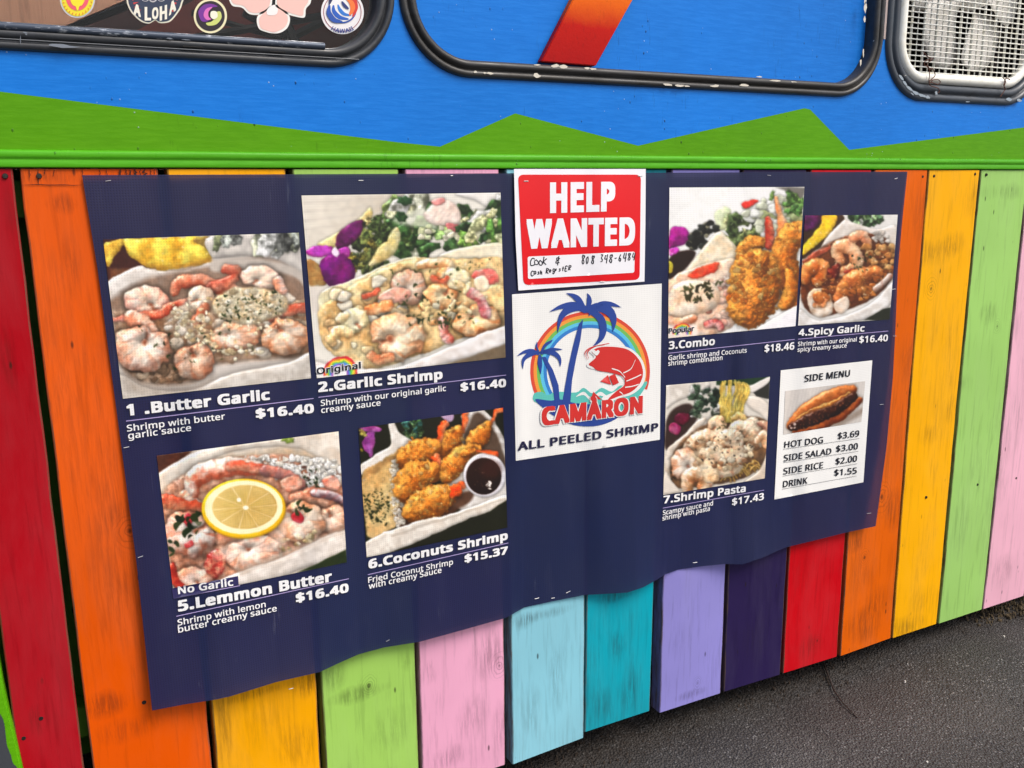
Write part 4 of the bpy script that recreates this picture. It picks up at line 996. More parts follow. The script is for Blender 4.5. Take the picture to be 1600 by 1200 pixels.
# 1 butter garlic
p = Paint((120, 240), 2.608, [(161, 374), (467, 363.5), (486, 591), (192, 623)], seed=1, bgc=(208, 200, 192))
p.flat([(100, 340), (330, 340), (330, 480), (120, 560)], (70, 36, 30), 4)
p.blob([(110, 372), (188, 350), (178, 392), (150, 430), (122, 462)], (236, 196, 80), (196, 150, 50), bevel=20, shadow=.2)
p.blob([(186, 352), (260, 345), (420, 338), (535, 338), (548, 375), (552, 425), (520, 450), (420, 468), (318, 474), (250, 440), (205, 405)], (248, 224, 96), (222, 170, 50), bevel=50, tex=4, mixs=60, gloss=.3)
p.flat([(250, 440), (330, 478), (552, 452), (552, 425), (430, 452), (330, 452)], (196, 140, 50), 14, alpha=.6)
p.blob([(480, 352), (540, 340), (552, 380), (540, 395), (500, 372)], (150, 120, 60), bevel=10, tex=6)
p.blob([(548, 335), (960, 320), (970, 560), (880, 470), (720, 420), (600, 425), (552, 420)], (222, 216, 208), (198, 192, 186), bevel=40, shadow=.2)
p.leaves([(570, 335), (900, 325), (880, 400), (600, 385)], 13, 48, [(170, 176, 168), (206, 210, 200), (150, 160, 120), (190, 196, 170), (110, 112, 108)])
p.flat([(130, 470), (320, 470), (300, 500), (150, 560)], (120, 76, 50), 14)
p.blob([(120, 560), (135, 515), (250, 458), (300, 470), (420, 478), (560, 440), (570, 470), (330, 520), (230, 545), (150, 610), (125, 640)], (232, 226, 220), (206, 198, 190), bevel=26, shadow=.15)
p.flat([(135, 640), (160, 580), (300, 505), (560, 450), (780, 430), (930, 520), (950, 640), (500, 700)], (150, 124, 106), 26, True)
p.flat([(560, 436), (720, 428), (900, 470), (930, 540), (880, 500), (720, 470), (560, 480)], (196, 186, 176), 14, True)
p.blob([(150, 660), (200, 640), (940, 600), (960, 800), (900, 830), (560, 860), (480, 930), (300, 940), (200, 890), (160, 790)], (186, 156, 130), (140, 104, 78), bevel=20, tex=14, texs=20, shadow=0, soft=24)
RICE = [(236, 226, 212), (222, 206, 190), (210, 190, 168)]
p.clumps([(360, 620), (560, 560), (880, 560), (940, 700), (760, 820), (560, 840), (380, 780)], 130, 26, [(232, 214, 192), (216, 192, 164), (240, 228, 212), (200, 164, 134)], shadow=.2, soft=6)
p.clumps([(230, 870), (420, 820), (560, 840), (420, 935), (280, 930)], 34, 20, [(140, 112, 88), (196, 172, 146), (110, 84, 64)])
p.shrimp([(400, 560), (420, 525), (500, 515), (560, 540), (640, 560)], 28, pale=(220, 150, 120), pink=(190, 90, 62), st=4)
p.tube([(545, 545), (590, 535), (640, 510), (650, 480), (610, 470)], 22, (196, 92, 70), (222, 140, 112), 3, (140, 50, 36))
p.curl(285, 600, 92, 62, .1, .9, pink=(240, 168, 146), n=1)
p.tube([(262, 662), (330, 655), (390, 620), (465, 590)], 20, (226, 130, 100), (206, 84, 58), 4, (160, 44, 30), taper=(1, 1, .3))
p.curl(505, 590, 58, 52, .3, 2.4, pale=(244, 230, 212), pink=(226, 190, 160), n=2)
p.tube([(480, 690), (505, 655), (525, 625)], 20, (206, 120, 88), (160, 76, 50), 2)
p.curl(745, 505, 78, 50, .15, 2.0, pink=(244, 200, 180), n=3)
p.tube([(820, 520), (835, 560)], 22, (240, 206, 190), (230, 160, 130), 2)
p.tube([(150, 676), (190, 670), (250, 668)], 15, (206, 110, 86), (232, 160, 140), 3, taper=(.7, 1))
p.tube([(225, 670), (270, 690), (300, 730)], 34, (240, 200, 176), (230, 150, 116), 3)
p.curl(480, 845, 84, 76, .2, -2.0, pale=(226, 190, 164), pink=(206, 132, 98), n=4)
p.curl(265, 795, 118, 98, .1, -1.3, pale=(242, 226, 210), pink=(232, 160, 128), n=5, k=7)
p.curl(640, 745, 112, 62, -.1, -2.7, pale=(242, 218, 196), pink=(236, 154, 112), n=6)
p.tube([(800, 672), (850, 640), (940, 628)], 22, (196, 96, 72), (226, 150, 124), 4, (150, 50, 36))
p.curl(850, 745, 98, 76, 0, -2.2, pale=(236, 206, 180), pink=(224, 150, 106), n=7)
GC = [(236, 222, 190), (224, 204, 168), (242, 232, 210), (206, 180, 138)]
p.cream([(380, 620), (560, 560), (880, 560), (860, 680), (560, 800), (400, 760)], 16, 32, [(236, 216, 190), (150, 112, 84)], .5)
p.blob([(555, 600), (640, 550), (790, 555), (860, 600), (830, 660), (700, 700), (580, 665)], (228, 212, 178), (206, 178, 138), bevel=40, tex=16, texs=16, soft=10)
p.clumps([(560, 600), (640, 555), (780, 560), (850, 600), (820, 650), (700, 700), (590, 660)], 120, 14, GC, soft=6, shadow=.15, sh=5)
p.clumps([(380, 640), (440, 610), (560, 680), (560, 780), (480, 760), (400, 740)], 56, 14, GC+[(190, 160, 130)], soft=6, shadow=.2)
p.clumps([(560, 800), (720, 780), (760, 820), (640, 840)], 26, 11, GC)
p.bits([(380, 600), (860, 560), (880, 680), (740, 780), (480, 830), (400, 740)], 110, 8, GC, 1.8)
p.bits([(560, 580), (850, 550), (840, 650), (600, 700)], 62, 8, PARSLEY, 2.2, False, curl=True)
p.bits([(220, 690), (420, 740), (720, 690), (720, 820), (400, 880)], 26, 9, PARSLEY, 2.8, False, curl=True)
p.blob([(185, 1000), (175, 900), (300, 960), (480, 960), (620, 900), (860, 850), (960, 810), (970, 930), (600, 1000), (200, 1030)], (214, 208, 200), (190, 182, 172), bevel=30, shadow=.45, sh=36)
p.flat([(200, 905), (320, 950), (470, 945), (560, 905), (500, 985), (300, 990), (205, 960)], (140, 124, 110), 44, True, alpha=.45)
p.build('dish_photo', 'printed photo of butter garlic shrimp on rice')

# 2 garlic shrimp
p = Paint((460, 240), 2.857, [(471, 305.5), (782, 301), (790, 558.5), (495, 591)], seed=2, bgc=(228, 224, 214))
p.flat([(30, 185), (500, 180), (330, 330), (60, 420)], (226, 220, 208), 30, grad=((30, 200), (400, 400), (206, 196, 180)))
for k in range(4): p.flat([(40, 215+k*40), (420, 195+k*30), (420, 203+k*30), (40, 227+k*40)], (204, 196, 184), 8, alpha=.5)
p.blob([(720, 180), (925, 170), (945, 330), (930, 300), (830, 220)], (236, 232, 226), bevel=20)
p.blob([(105, 405), (200, 350), (290, 290), (335, 240), (345, 290), (290, 350), (180, 430)], (236, 224, 168), (226, 206, 136), bevel=20, soft=8, tex=1)
p.leaves([(250, 330), (420, 290), (420, 420), (260, 520)], 26, 34, [(70, 88, 44), (112, 122, 64), (50, 60, 34), (190, 180, 120)])
p.leaves([(430, 200), (900, 190), (920, 380), (480, 430)], 42, 58, [(54, 90, 44), (104, 140, 70), (206, 214, 160), (60, 92, 48), (232, 232, 210), (160, 190, 110), (214, 220, 180), (130, 166, 84)])
p.leaves([(470, 380), (640, 320), (640, 430), (520, 440)], 14, 40, [(40, 74, 36), (62, 100, 48)])
p.flat([(440, 300), (560, 250), (640, 330), (560, 330)], (230, 232, 214), 20, True, alpha=.7); p.flat([(700, 330), (820, 350), (900, 380), (760, 400)], (232, 226, 190), 20, True, alpha=.6)
p.leaf(492, 208, 34, .1, (60, 100, 60), (40, 70, 40), .6); p.leaf(478, 282, 28, .5, (60, 96, 56), (30, 56, 30), .8)
p.blob([(580, 260), (640, 205), (710, 220), (745, 280), (720, 320), (640, 320), (590, 300)], (242, 226, 214), (232, 206, 192), bevel=26, tex=8, soft=9, shadow=.2)
p.blob([(610, 210), (660, 195), (670, 215), (630, 228)], (226, 150, 144), bevel=8)
p.blob([(680, 310), (740, 320), (720, 350), (690, 345)], (196, 110, 110), bevel=8)
p.clumps([(540, 320), (700, 330), (720, 380), (560, 390)], 16, 18, [(236, 232, 206), (220, 226, 180)])
p.leaves([(750, 280), (930, 260), (935, 400), (800, 410)], 16, 42, [(120, 160, 70), (90, 140, 60), (206, 214, 150), (40, 70, 34)])
p.blob([(330, 505), (365, 440), (420, 370), (450, 330), (472, 345), (474, 390), (450, 440), (400, 480)], (230, 220, 172), (216, 198, 132), bevel=24, tex=1, soft=8, shadow=.3)
p.leaves([(250, 360), (350, 300), (400, 340), (330, 430)], 12, 26, [(90, 110, 56), (60, 76, 36), (140, 130, 60)])
p.blob([(640, 470), (700, 430), (940, 400), (945, 480), (860, 470), (720, 470)], (232, 222, 196), bevel=16)
p.leaves([(240, 440), (330, 420), (330, 500), (260, 520)], 12, 24, [(96, 96, 44), (196, 170, 60), (60, 70, 36)])
p.blob([(55, 480), (100, 490), (150, 560), (130, 590), (70, 590)], (160, 120, 70), (190, 150, 90), bevel=18)
p.flat([(60, 590), (250, 590), (130, 680), (80, 720)], (222, 214, 204), 12)
# orchid
p.blob([(188, 420), (190, 370), (240, 318), (300, 302), (300, 350), (260, 400), (215, 425)], (112, 24, 100), (80, 14, 70), bevel=24, gloss=.2)
p.blob([(50, 440), (90, 415), (160, 415), (180, 445), (130, 460), (80, 462)], (190, 70, 180), (150, 30, 140), bevel=16)
p.blob([(180, 440), (230, 415), (250, 440), (230, 470)], (180, 60, 160), bevel=14)
p.blob([(115, 520), (125, 470), (180, 450), (240, 460), (268, 510), (262, 565), (205, 615), (155, 590)], (136, 10, 128), (92, 4, 88), bevel=50, tex=5, gloss=.2, mixs=50)
p.blob([(165, 445), (185, 420), (200, 445), (185, 465)], (240, 220, 240), bevel=8)
# tray rim and cream
p.blob([(120, 620), (260, 560), (480, 470), (560, 460), (560, 490), (420, 530), (240, 610), (150, 700), (110, 720)], (238, 226, 190), (226, 210, 166), bevel=16, shadow=.25)
p.blob([(140, 660), (480, 480), (800, 470), (945, 490), (945, 760), (800, 800), (560, 900), (330, 960), (150, 880), (110, 760)], (234, 206, 154), (212, 168, 108), bevel=40, tex=9, texs=40, shadow=.2, mixs=60)
p.clumps([(160, 640), (380, 560), (520, 720), (330, 880), (160, 860)], 34, 30, [(240, 226, 192), (228, 196, 146), (246, 236, 214), (216, 160, 110)], shadow=.6)
p.shrimp([(560, 500), (620, 490), (690, 500), (650, 540)], 26, pale=(244, 220, 180), pink=(236, 170, 110))
p.curl(510, 600, 80, 78, .3, 2.2, pink=(236, 170, 136), n=1, shadow=1.1)
p.curl(650, 640, 78, 64, 0, -.8, pale=(248, 218, 170), pink=(232, 150, 92), n=2, shadow=.9)
p.blob([(670, 545), (700, 510), (770, 520), (785, 560), (750, 600), (690, 600)], (244, 232, 196), (238, 214, 160), bevel=26)
p.tube([(620, 555), (660, 570), (680, 560)], 14, (206, 90, 60), (230, 140, 110), 2)
p.tube([(310, 640), (350, 630), (372, 610)], 12, (210, 80, 50), (226, 110, 80), 2)
p.blob([(375, 640), (440, 600), (510, 610), (520, 640), (450, 665), (390, 665)], (240, 196, 172), (228, 160, 140), bevel=22)
p.tube([(330, 700), (370, 690), (420, 680)], 24, (232, 140, 80), (240, 180, 130), 3)
p.curl(270, 745, 62, 56, 0, 1, pale=(250, 240, 206), pink=(246, 228, 170), n=5, shadow=.4)
p.shrimp([(200, 740), (230, 722)], 24, pale=(246, 236, 200), pink=(244, 226, 170))
p.shrimp([(160, 830), (200, 790), (250, 800)], 26, pale=(246, 230, 180), pink=(240, 210, 150))
p.curl(460, 815, 126, 108, .2, 2.5, pale=(248, 224, 192), pink=(230, 160, 112), n=3, k=8, hole=.2)
p.tube([(345, 905), (380, 925), (430, 905)], 22, (210, 124, 82), (240, 180, 134), 3)
p.tube([(570, 680), (620, 700), (660, 720)], 20, (244, 200, 130), (230, 150, 90), 2)
p.clumps([(560, 660), (760, 640), (780, 760), (600, 760)], 22, 24, [(244, 210, 150), (240, 230, 200), (230, 170, 110)])
p.tube([(665, 750), (670, 800), (690, 830)], 22, (214, 120, 100), (240, 200, 190), 4, (170, 50, 50))
p.curl(815, 745, 108, 70, -.2, -2.0, pale=(246, 214, 168), pink=(222, 140, 84), n=4, shadow=1.1)
p.tube([(790, 620), (830, 650), (860, 715)], 24, (232, 190, 186), (206, 110, 110), 5, (150, 30, 50))
for (x, y, a) in ((770, 600, -1.1), (830, 580, 1.4), (700, 680, -.9), (760, 700, .4), (880, 660, .8), (735, 580, .4)): p.leaf(x, y, 34, a, (246, 230, 190), (238, 206, 150), .42, 3, .02)
p.blob([(860, 600), (940, 590), (945, 690), (890, 690)], (246, 218, 160), (236, 190, 130), bevel=26)
p.blob([(790, 545), (850, 515), (915, 545), (900, 580), (840, 575)], (222, 100, 92), (240, 160, 140), bevel=18)
p.blob([(800, 560), (850, 545), (870, 600), (820, 610)], (244, 228, 200), bevel=16)
p.cream([(160, 640), (420, 540), (900, 520), (930, 740), (600, 860), (200, 860)], 18, 30, [(248, 234, 200), (244, 218, 170), (250, 240, 216)], .38)
p.bits([(460, 640), (560, 600), (800, 720), (700, 780), (560, 760)], 40, 10, [(58, 66, 36), (40, 50, 30)], 2.2, False, curl=True)
p.bits([(400, 480), (780, 480), (900, 760), (500, 780)], 30, 10, [(58, 66, 36), (70, 80, 40)], 2.4, False, curl=True)
p.bits([(760, 480), (930, 460), (930, 520), (780, 510)], 12, 5, [(70, 66, 40)], 1.6, False)
p.blob([(330, 960), (480, 950), (700, 860), (940, 770), (950, 850), (700, 930), (480, 985), (200, 1010), (110, 1010), (95, 930), (200, 960)], (238, 234, 232), (220, 212, 206), bevel=22, shadow=.35, sh=26)
p.flat([(680, 940), (945, 850), (950, 930), (700, 950)], (120, 104, 84), 10)
def rainbow(p, cx, cy, r, w, k=1.0):
    for i, c in enumerate([(214, 40, 60), (240, 140, 50), (246, 224, 60), (110, 190, 80), (80, 140, 220), (150, 90, 180)]):
        a = [math.pi*t/14 for t in range(15)]; R = r-i*w
        P = [(cx-math.cos(t)*R, cy-math.sin(t)*R*k) for t in a]+[(cx+math.cos(t)*(R-w), cy-math.sin(t)*(R-w)*k) for t in a]
        P += []; p.flat(P, c, 2)
        for sg in (-1, 1): p.flat([(cx+sg*R, cy-2), (cx+sg*(R-w), cy-2), (cx+sg*(R-w), cy+r*.25), (cx+sg*R, cy+r*.25)], c, 2)
p.flat([(96, 945), (305, 930), (305, 985), (96, 1000)], (244, 242, 238), 14, alpha=.85)
rainbow(p, 205, 975, 74, 7.5, .9)
p.build('dish_photo', 'printed photo of garlic shrimp with orchid and salad')

# 5 lemon butter
p = Paint((200, 660), 2.609, [(245, 712), (529, 674), (542, 878.5), (272, 935)], seed=5, bgc=(216, 204, 190)); p.warp = 1.0; p.busy = 1.0; p.calm(472, 352, 176, 126)
p.flat([(110, 130), (260, 115), (190, 200), (120, 210)], (88, 50, 36), 10)
p.blob([(120, 260), (130, 205), (300, 110), (560, 60), (870, 30), (880, 200), (700, 110), (480, 110), (300, 170), (180, 260), (130, 320)], (234, 226, 214), (214, 200, 184), bevel=30, shadow=.1)
p.leaf(650, 72, 26, .1, (150, 170, 70), (110, 130, 50), .5)
p.flat([(130, 290), (300, 170), (500, 120), (700, 110), (870, 210), (880, 260), (600, 300), (200, 330)], (196, 176, 152), 20, True)
p.blob([(140, 300), (300, 180), (600, 130), (860, 200), (890, 420), (760, 520), (500, 620), (250, 660), (170, 560)], (206, 160, 136), (168, 112, 86), bevel=30, tex=14, shadow=.1, soft=12)
p.clumps([(470, 150), (640, 130), (870, 160), (870, 250), (740, 280), (560, 210)], 110, 16, [(250, 248, 244), (238, 234, 226), (224, 218, 206)])
p.bits([(470, 140), (860, 150), (870, 250), (700, 260)], 150, 9, [(244, 242, 236), (226, 220, 208)], 2.6)
p.bits([(700, 180), (790, 190), (780, 270), (720, 260)], 26, 9, PARSLEY+[(90, 60, 50)], 2, False)
p.shrimp([(260, 300), (270, 230), (340, 195), (430, 180), (520, 185)], 40, pale=(244, 226, 212), pink=(222, 110, 78), tex=6, st=6)
p.tube([(420, 175), (500, 180), (560, 200)], 22, (206, 90, 64), (232, 160, 130), 4)
p.tube([(560, 200), (640, 215), (700, 250)], 24, (206, 140, 126), (150, 104, 100), 4, (196, 84, 66))
p.blob([(620, 240), (690, 220), (710, 260), (650, 285)], (206, 122, 96), (226, 180, 156), bevel=14, tex=10)
p.blob([(790, 240), (830, 215), (865, 250), (830, 280)], (202, 112, 90), (224, 170, 150), bevel=12, tex=10)
p.shrimp([(225, 300), (250, 340), (330, 360)], 34, pale=(240, 216, 200), pink=(230, 170, 140))
p.tube([(145, 320), (200, 330), (300, 355)], 28, (206, 90, 60), (230, 150, 110), 4, (170, 50, 36))
p.shrimp([(680, 310), (760, 300), (850, 320), (870, 350)], 34, pale=(214, 130, 100), pink=(236, 180, 150), tex=5)
p.tube([(760, 290), (830, 300), (872, 320)], 18, (210, 196, 196), (120, 90, 96), 3, (180, 60, 50))
p.curl(835, 395, 62, 60, 0, -2, pale=(236, 204, 180), pink=(220, 156, 122), n=2)
p.curl(705, 405, 98, 84, .3, -2.6, pale=(244, 220, 196), pink=(232, 160, 118), n=1)
p.blob([(665, 380), (690, 360), (720, 380), (710, 410), (680, 405)], (214, 60, 70), (190, 40, 50), bevel=10)
p.bits([(670, 330), (740, 320), (730, 370), (690, 370)], 8, 14, PARSLEY, 2.4, False, curl=True)
p.tube([(370, 470), (420, 460), (450, 440)], 26, (226, 130, 90), (240, 180, 150), 2)
p.clumps([(560, 480), (780, 440), (760, 480), (620, 540)], 26, 13, [(222, 196, 150), (240, 226, 200), (190, 160, 110)])
p.curl(508, 532, 112, 72, -.15, -2.0, pale=(244, 226, 210), pink=(234, 158, 126), n=3, k=7)
p.curl(248, 455, 106, 92, .1, -.6, pale=(246, 232, 220), pink=(226, 132, 100), n=4, k=7)
p.blob([(225, 395), (250, 370), (265, 400), (240, 425)], (206, 60, 70), bevel=8); p.blob([(230, 495), (260, 480), (270, 500), (240, 515)], (206, 70, 70), bevel=8)
p.bits([(190, 380), (290, 370), (285, 470), (200, 460)], 14, 16, PARSLEY, 1.6, False, curl=True)
p.bits([(165, 480), (200, 480), (200, 550), (170, 550)], 5, 14, PARSLEY, 1.6, False)
p.curl(270, 640, 82, 50, 0, 1, pale=(244, 212, 192), pink=(230, 156, 124), n=6)
p.blob([(310, 560), (360, 515), (400, 540), (400, 590), (360, 640), (320, 610)], (170, 44, 40), (216, 140, 110), bevel=20, tex=14, gloss=.6, mixs=16)
p.tube([(180, 590), (190, 640), (215, 670)], 16, (160, 40, 30), (190, 70, 50), 2)
p.cream([(160, 380), (860, 220), (860, 440), (260, 620)], 30, 36, [(250, 240, 228), (244, 220, 204)], .4)
# lemon slice
def ell(cx, cy, a, b, t, n=26, k=1): return [(cx+math.cos(q)*a*k*math.cos(t)-math.sin(q)*b*k*math.sin(t), cy+math.cos(q)*a*k*math.sin(t)+math.sin(q)*b*k*math.cos(t)) for q in np.linspace(0, 2*math.pi, n, endpoint=False)]
p.blob(ell(472, 352, 172, 122, -.02), (246, 206, 40), (236, 180, 20), bevel=12, shadow=.55, sh=24)
p.flat(ell(472, 346, 160, 110, -.04), (250, 240, 196), 3)
p.flat(ell(476, 345, 133, 90, -.04), (222, 194, 122), 3, grad=((360, 280), (600, 420), (190, 150, 76)))
for i in range(10):
    a = i*math.pi/5+.2; a1, a2 = a-.26, a+.26
    P = [(478+math.cos(a)*16, 346+math.sin(a)*11)]+[(476+math.cos(t)*126, 345+math.sin(t)*84) for t in np.linspace(a1, a2, 5)]
    p.flat(P, (190+p.rg.randint(16), 156+p.rg.randint(16), 84), 5, alpha=.75, grad=((478, 346), (476+math.cos(a)*126, 345+math.sin(a)*84), (214, 186, 116)))
    P2 = [(478+math.cos(t)*r, 346+math.sin(t)*r*.68) for t, r in ((a+.314, 8), (a+.30, 130), (a+.33, 130))]; p.flat(P2, (250, 240, 200), 3, alpha=.9)
for i in range(120):
    a = p.rg.uniform(0, 6.283); r0, r1 = sorted(p.rg.uniform(.15, 1, 2)); w = .012
    p.flat([(476+math.cos(a-w)*125*r0, 345+math.sin(a-w)*84*r0), (476+math.cos(a)*125*r1, 345+math.sin(a)*84*r1), (476+math.cos(a+w)*125*r0, 345+math.sin(a+w)*84*r0)], (238, 222, 150) if i % 2 else (186, 152, 66), 3, alpha=.45)
p.flat(ell(480, 348, 12, 9, 0, 10), (252, 246, 220), 3); p.flat(ell(452, 316, 9, 9, 0, 10), (250, 240, 220), 3)
p.blob([(300, 690), (420, 620), (600, 560), (880, 440), (895, 530), (700, 600), (600, 640), (440, 670)], (232, 224, 216), (206, 196, 186), bevel=26, shadow=.3)
p.flat([(440, 600), (880, 430), (885, 450), (460, 625)], (190, 172, 156), 12, alpha=.6)
p.flat([(690, 612), (760, 580), (890, 520), (900, 575), (760, 602)], (38, 50, 22), 6)
p.build('dish_photo', 'printed photo of lemon butter shrimp under a lemon slice')
print_poly('navy_patch', [(268, 919.5), (372, 900), (373, 914.5), (271, 936)], M_NAVYINK, .0017)

# 6 coconut shrimp
p = Paint((540, 620), 3.53, [(560, 669), (786, 637), (793, 824), (573, 871)], seed=6, bgc=(34, 34, 20)); p.warp = 1.4; p.calm(768, 432, 122, 126)
p.blob([(75, 165), (140, 150), (200, 180), (160, 200), (100, 190)], (190, 110, 180), (150, 60, 140), bevel=12)
p.blob([(90, 250), (110, 200), (160, 200), (165, 250), (145, 330), (110, 300)], (176, 90, 160), (130, 50, 120), bevel=18)
p.leaf(90, 200, 24, 1, (200, 190, 90), (120, 90, 50)); p.leaf(86, 290, 14, 1, (180, 170, 60), (110, 100, 40))
p.leaves([(330, 130), (430, 120), (420, 220), (340, 210)], 26, 24, [(70, 110, 60), (120, 150, 90), (30, 50, 26), (60, 110, 100)])
p.blob([(520, 100), (590, 90), (590, 130), (560, 140)], (190, 160, 190), bevel=8)
p.blob([(80, 380), (160, 320), (240, 270), (250, 220), (236, 140), (270, 140), (300, 200), (370, 240), (440, 230), (440, 260), (300, 330), (120, 410), (85, 430)], (238, 234, 228), (214, 206, 196), bevel=16, shadow=.2)
p.blob([(640, 100), (760, 70), (890, 270), (895, 560), (780, 620), (700, 640), (560, 560), (640, 200)], (226, 222, 218), (196, 188, 180), bevel=24, shadow=.2)
p.flat([(690, 120), (760, 100), (860, 270), (870, 420), (660, 300)], (70, 50, 36), 14, True, alpha=.85)
p.flat([(90, 440), (200, 350), (320, 300), (330, 640), (260, 720), (140, 780), (110, 700)], (206, 168, 108), 10, True, grad=((110, 400), (260, 720), (222, 190, 134)))
p.flat([(90, 440), (200, 350), (320, 300), (330, 330), (200, 390), (100, 470)], (150, 110, 66), 16, True, alpha=.6)
p.flat([(300, 600), (520, 620), (660, 520), (700, 560), (520, 680), (300, 720)], (80, 50, 34), 16, True, alpha=.9)
p.clumps([(270, 350), (300, 330), (300, 500), (260, 520), (250, 440)], 26, 16, [(240, 232, 216), (222, 208, 186)])
p.clumps([(250, 560), (340, 600), (340, 680), (290, 720), (250, 640)], 40, 14, [(240, 234, 222), (220, 206, 186)])
p.bits([(240, 420), (300, 380), (350, 680), (280, 720), (240, 600)], 90, 8, [(244, 238, 226), (226, 212, 190)], 2.6)
FR = [(226, 156, 54), (206, 128, 34), (238, 180, 84), (190, 104, 24)]
def fried(p, path, w, tail=None, n=0, tp=(.8, 1.1, 1, .6)):
    if tail: p.tube(tail, w*.30, (236, 92, 36), (248, 150, 100), 3, (196, 60, 20), taper=(1.2, .7, .9, 1.1), n=n, tex=3)
    r = p.rg; Q0 = np.array(path, float)+r.uniform(-.06, .06, (len(path), 2))*w
    p.tube(Q0, w, (236, 160, 70), (206, 116, 36), taper=tp, tex=w*.20, texs=13, n=n, gloss=.12, soft=6, shadow=.6, sh=26, amb=.42, height=1.15)
    Q = catmull(Q0, False, 4); ts = np.interp(np.linspace(0, 1, len(Q)), np.linspace(0, 1, len(tp)), tp)
    nrm = np.gradient(Q, axis=0); nrm /= np.linalg.norm(nrm, axis=1)[:, None]+1e-9; nn = np.stack([-nrm[:, 1], nrm[:, 0]], 1)
    for k in range(int(w*len(Q)/17)):      # ragged crumbs along the outline and over the top
        i_ = r.randint(len(Q)); v = r.choice([-1, 1])*r.uniform(.2, 1.08); x, y = Q[i_]+nn[i_]*w*ts[i_]*v; s_ = w*r.uniform(.07, .17); m = 6; a0 = r.uniform(0, 6)
        sh_ = .80+.28*(-(nn[i_][1]*v)*.7-(nn[i_][0]*v)*.35)
        col_ = np.array([(240, 172, 84), (226, 142, 54), (248, 196, 116), (206, 118, 40)][r.randint(4)])*sh_
        p.blob([(x+math.cos(a0+6.283*q/m)*s_*r.uniform(.5, 1.3), y+math.sin(a0+6.283*q/m)*s_*r.uniform(.5, 1.2)) for q in range(m)], col_, col_*.86, bevel=s_*.6, soft=3, shadow=.25, sh=6, gloss=.1)
    P = np.concatenate([Q+nn*(w*ts)[:, None]*.9, (Q-nn*(w*ts)[:, None]*.9)[::-1]])
    A = w*np.linalg.norm(Q[-1]-Q[0]); p.bits(P, int(A/150), 4.5, [(242, 186, 104), (190, 104, 34), (170, 86, 26)], 1.7)
fried(p, [(700, 250), (740, 220), (780, 160)], 50, [(790, 170), (820, 120), (830, 80), (860, 65)], 1)
fried(p, [(540, 300), (580, 250), (620, 200)], 60, [(640, 190), (655, 150), (660, 100)], 2)
fried(p, [(560, 440), (600, 370), (660, 310), (720, 300)], 56, [(700, 296), (760, 305), (825, 312), (822, 330)], 3)
fried(p, [(330, 340), (400, 310), (470, 290)], 76, [(480, 290), (510, 250), (525, 190), (545, 155)], 4, (.8, 1.1, .8))
fried(p, [(330, 510), (380, 460), (470, 420)], 84, [(470, 400), (510, 380), (500, 340)], 5, (.9, 1.15, .8))
fried(p, [(380, 630), (460, 590), (540, 550), (600, 530)], 74, [(560, 570), (600, 520), (640, 490)], 6, (.9, 1.2, 1, .6))
p.blob([(575, 520), (600, 480), (640, 495), (645, 520), (620, 560), (585, 570)], (228, 70, 20), (240, 120, 50), bevel=16, tex=8)
# dip cup
p.blob(ell(768, 432, 118, 122, 0), (236, 234, 238), (214, 210, 216), bevel=14, shadow=.5)
p.flat(ell(762, 438, 98, 102, 0), (50, 24, 16), 4, grad=((700, 350), (820, 540), (26, 10, 6)))
p.flat(ell(800, 400, 60, 50, 0), (66, 30, 22), 30, alpha=.6)
p.bits([(770, 460), (810, 470), (800, 510), (775, 500)], 9, 10, [(240, 236, 230)], 2.2, False); p.bits([(720, 380), (800, 390), (800, 500), (700, 500)], 10, 3, [(150, 130, 120)], 1.5, False)
fried(p, [(640, 310), (700, 298)], 24, [(700, 296), (760, 305), (825, 318)], 7)
p.bits([(105, 540), (190, 520), (240, 600), (200, 690), (110, 680)], 95, 9, [(30, 40, 18), (44, 52, 24), (24, 30, 16)], 2.2, False)
p.bits([(100, 480), (240, 470), (260, 700), (120, 760)], 26, 8, [(40, 44, 22)], 2.2, False)
p.blob([(110, 800), (260, 730), (420, 680), (600, 640), (890, 540), (895, 600), (740, 650), (620, 700), (350, 820), (120, 890)], (236, 230, 220), (212, 202, 190), bevel=22, shadow=.35)
p.flat([(250, 760), (600, 650), (880, 560), (880, 568), (600, 662), (260, 772)], (190, 178, 164), 8, alpha=.8)
p.flat([(330, 850), (520, 770), (640, 700), (760, 660), (900, 560), (905, 720), (480, 830)], (30, 32, 16), 6)
p.build('dish_photo', 'printed photo of fried coconut shrimp with a dip cup')

# 3 combo
p = Paint((1020, 250), 3.4286, [(1046, 293), (1257, 292), (1243, 509.6), (1044, 528.5)], seed=3, bgc=(238, 238, 236))
p.flat([(660, 145), (820, 145), (800, 240), (720, 170)], (120, 116, 110), 10)
p.blob([(330, 290), (380, 250), (420, 270), (400, 360), (350, 370)], (222, 226, 190), (200, 206, 160), bevel=20, shadow=.1, soft=10)
p.leaves([(380, 300), (560, 310), (520, 430), (390, 410)], 22, 34, [(44, 54, 38), (70, 88, 50), (190, 200, 140), (120, 136, 80)])
p.clumps([(470, 250), (640, 200), (790, 230), (780, 380), (560, 380)], 46, 30, [(240, 242, 236), (226, 230, 206), (200, 210, 150)], soft=6)
p.leaves([(720, 190), (810, 200), (810, 300), (760, 290)], 9, 34, [(120, 160, 80), (90, 130, 60)])
p.leaf(640, 190, 30, -1.2, (120, 150, 80), (90, 120, 60), .4)
p.blob([(475, 235), (520, 215), (565, 220), (540, 245), (500, 258)], (226, 60, 50), bevel=10, soft=4)
p.clumps([(180, 440), (280, 330), (350, 340), (330, 400), (230, 500), (190, 490)], 34, 22, [(50, 54, 50), (120, 116, 90), (30, 32, 30), (160, 156, 130)], soft=6)
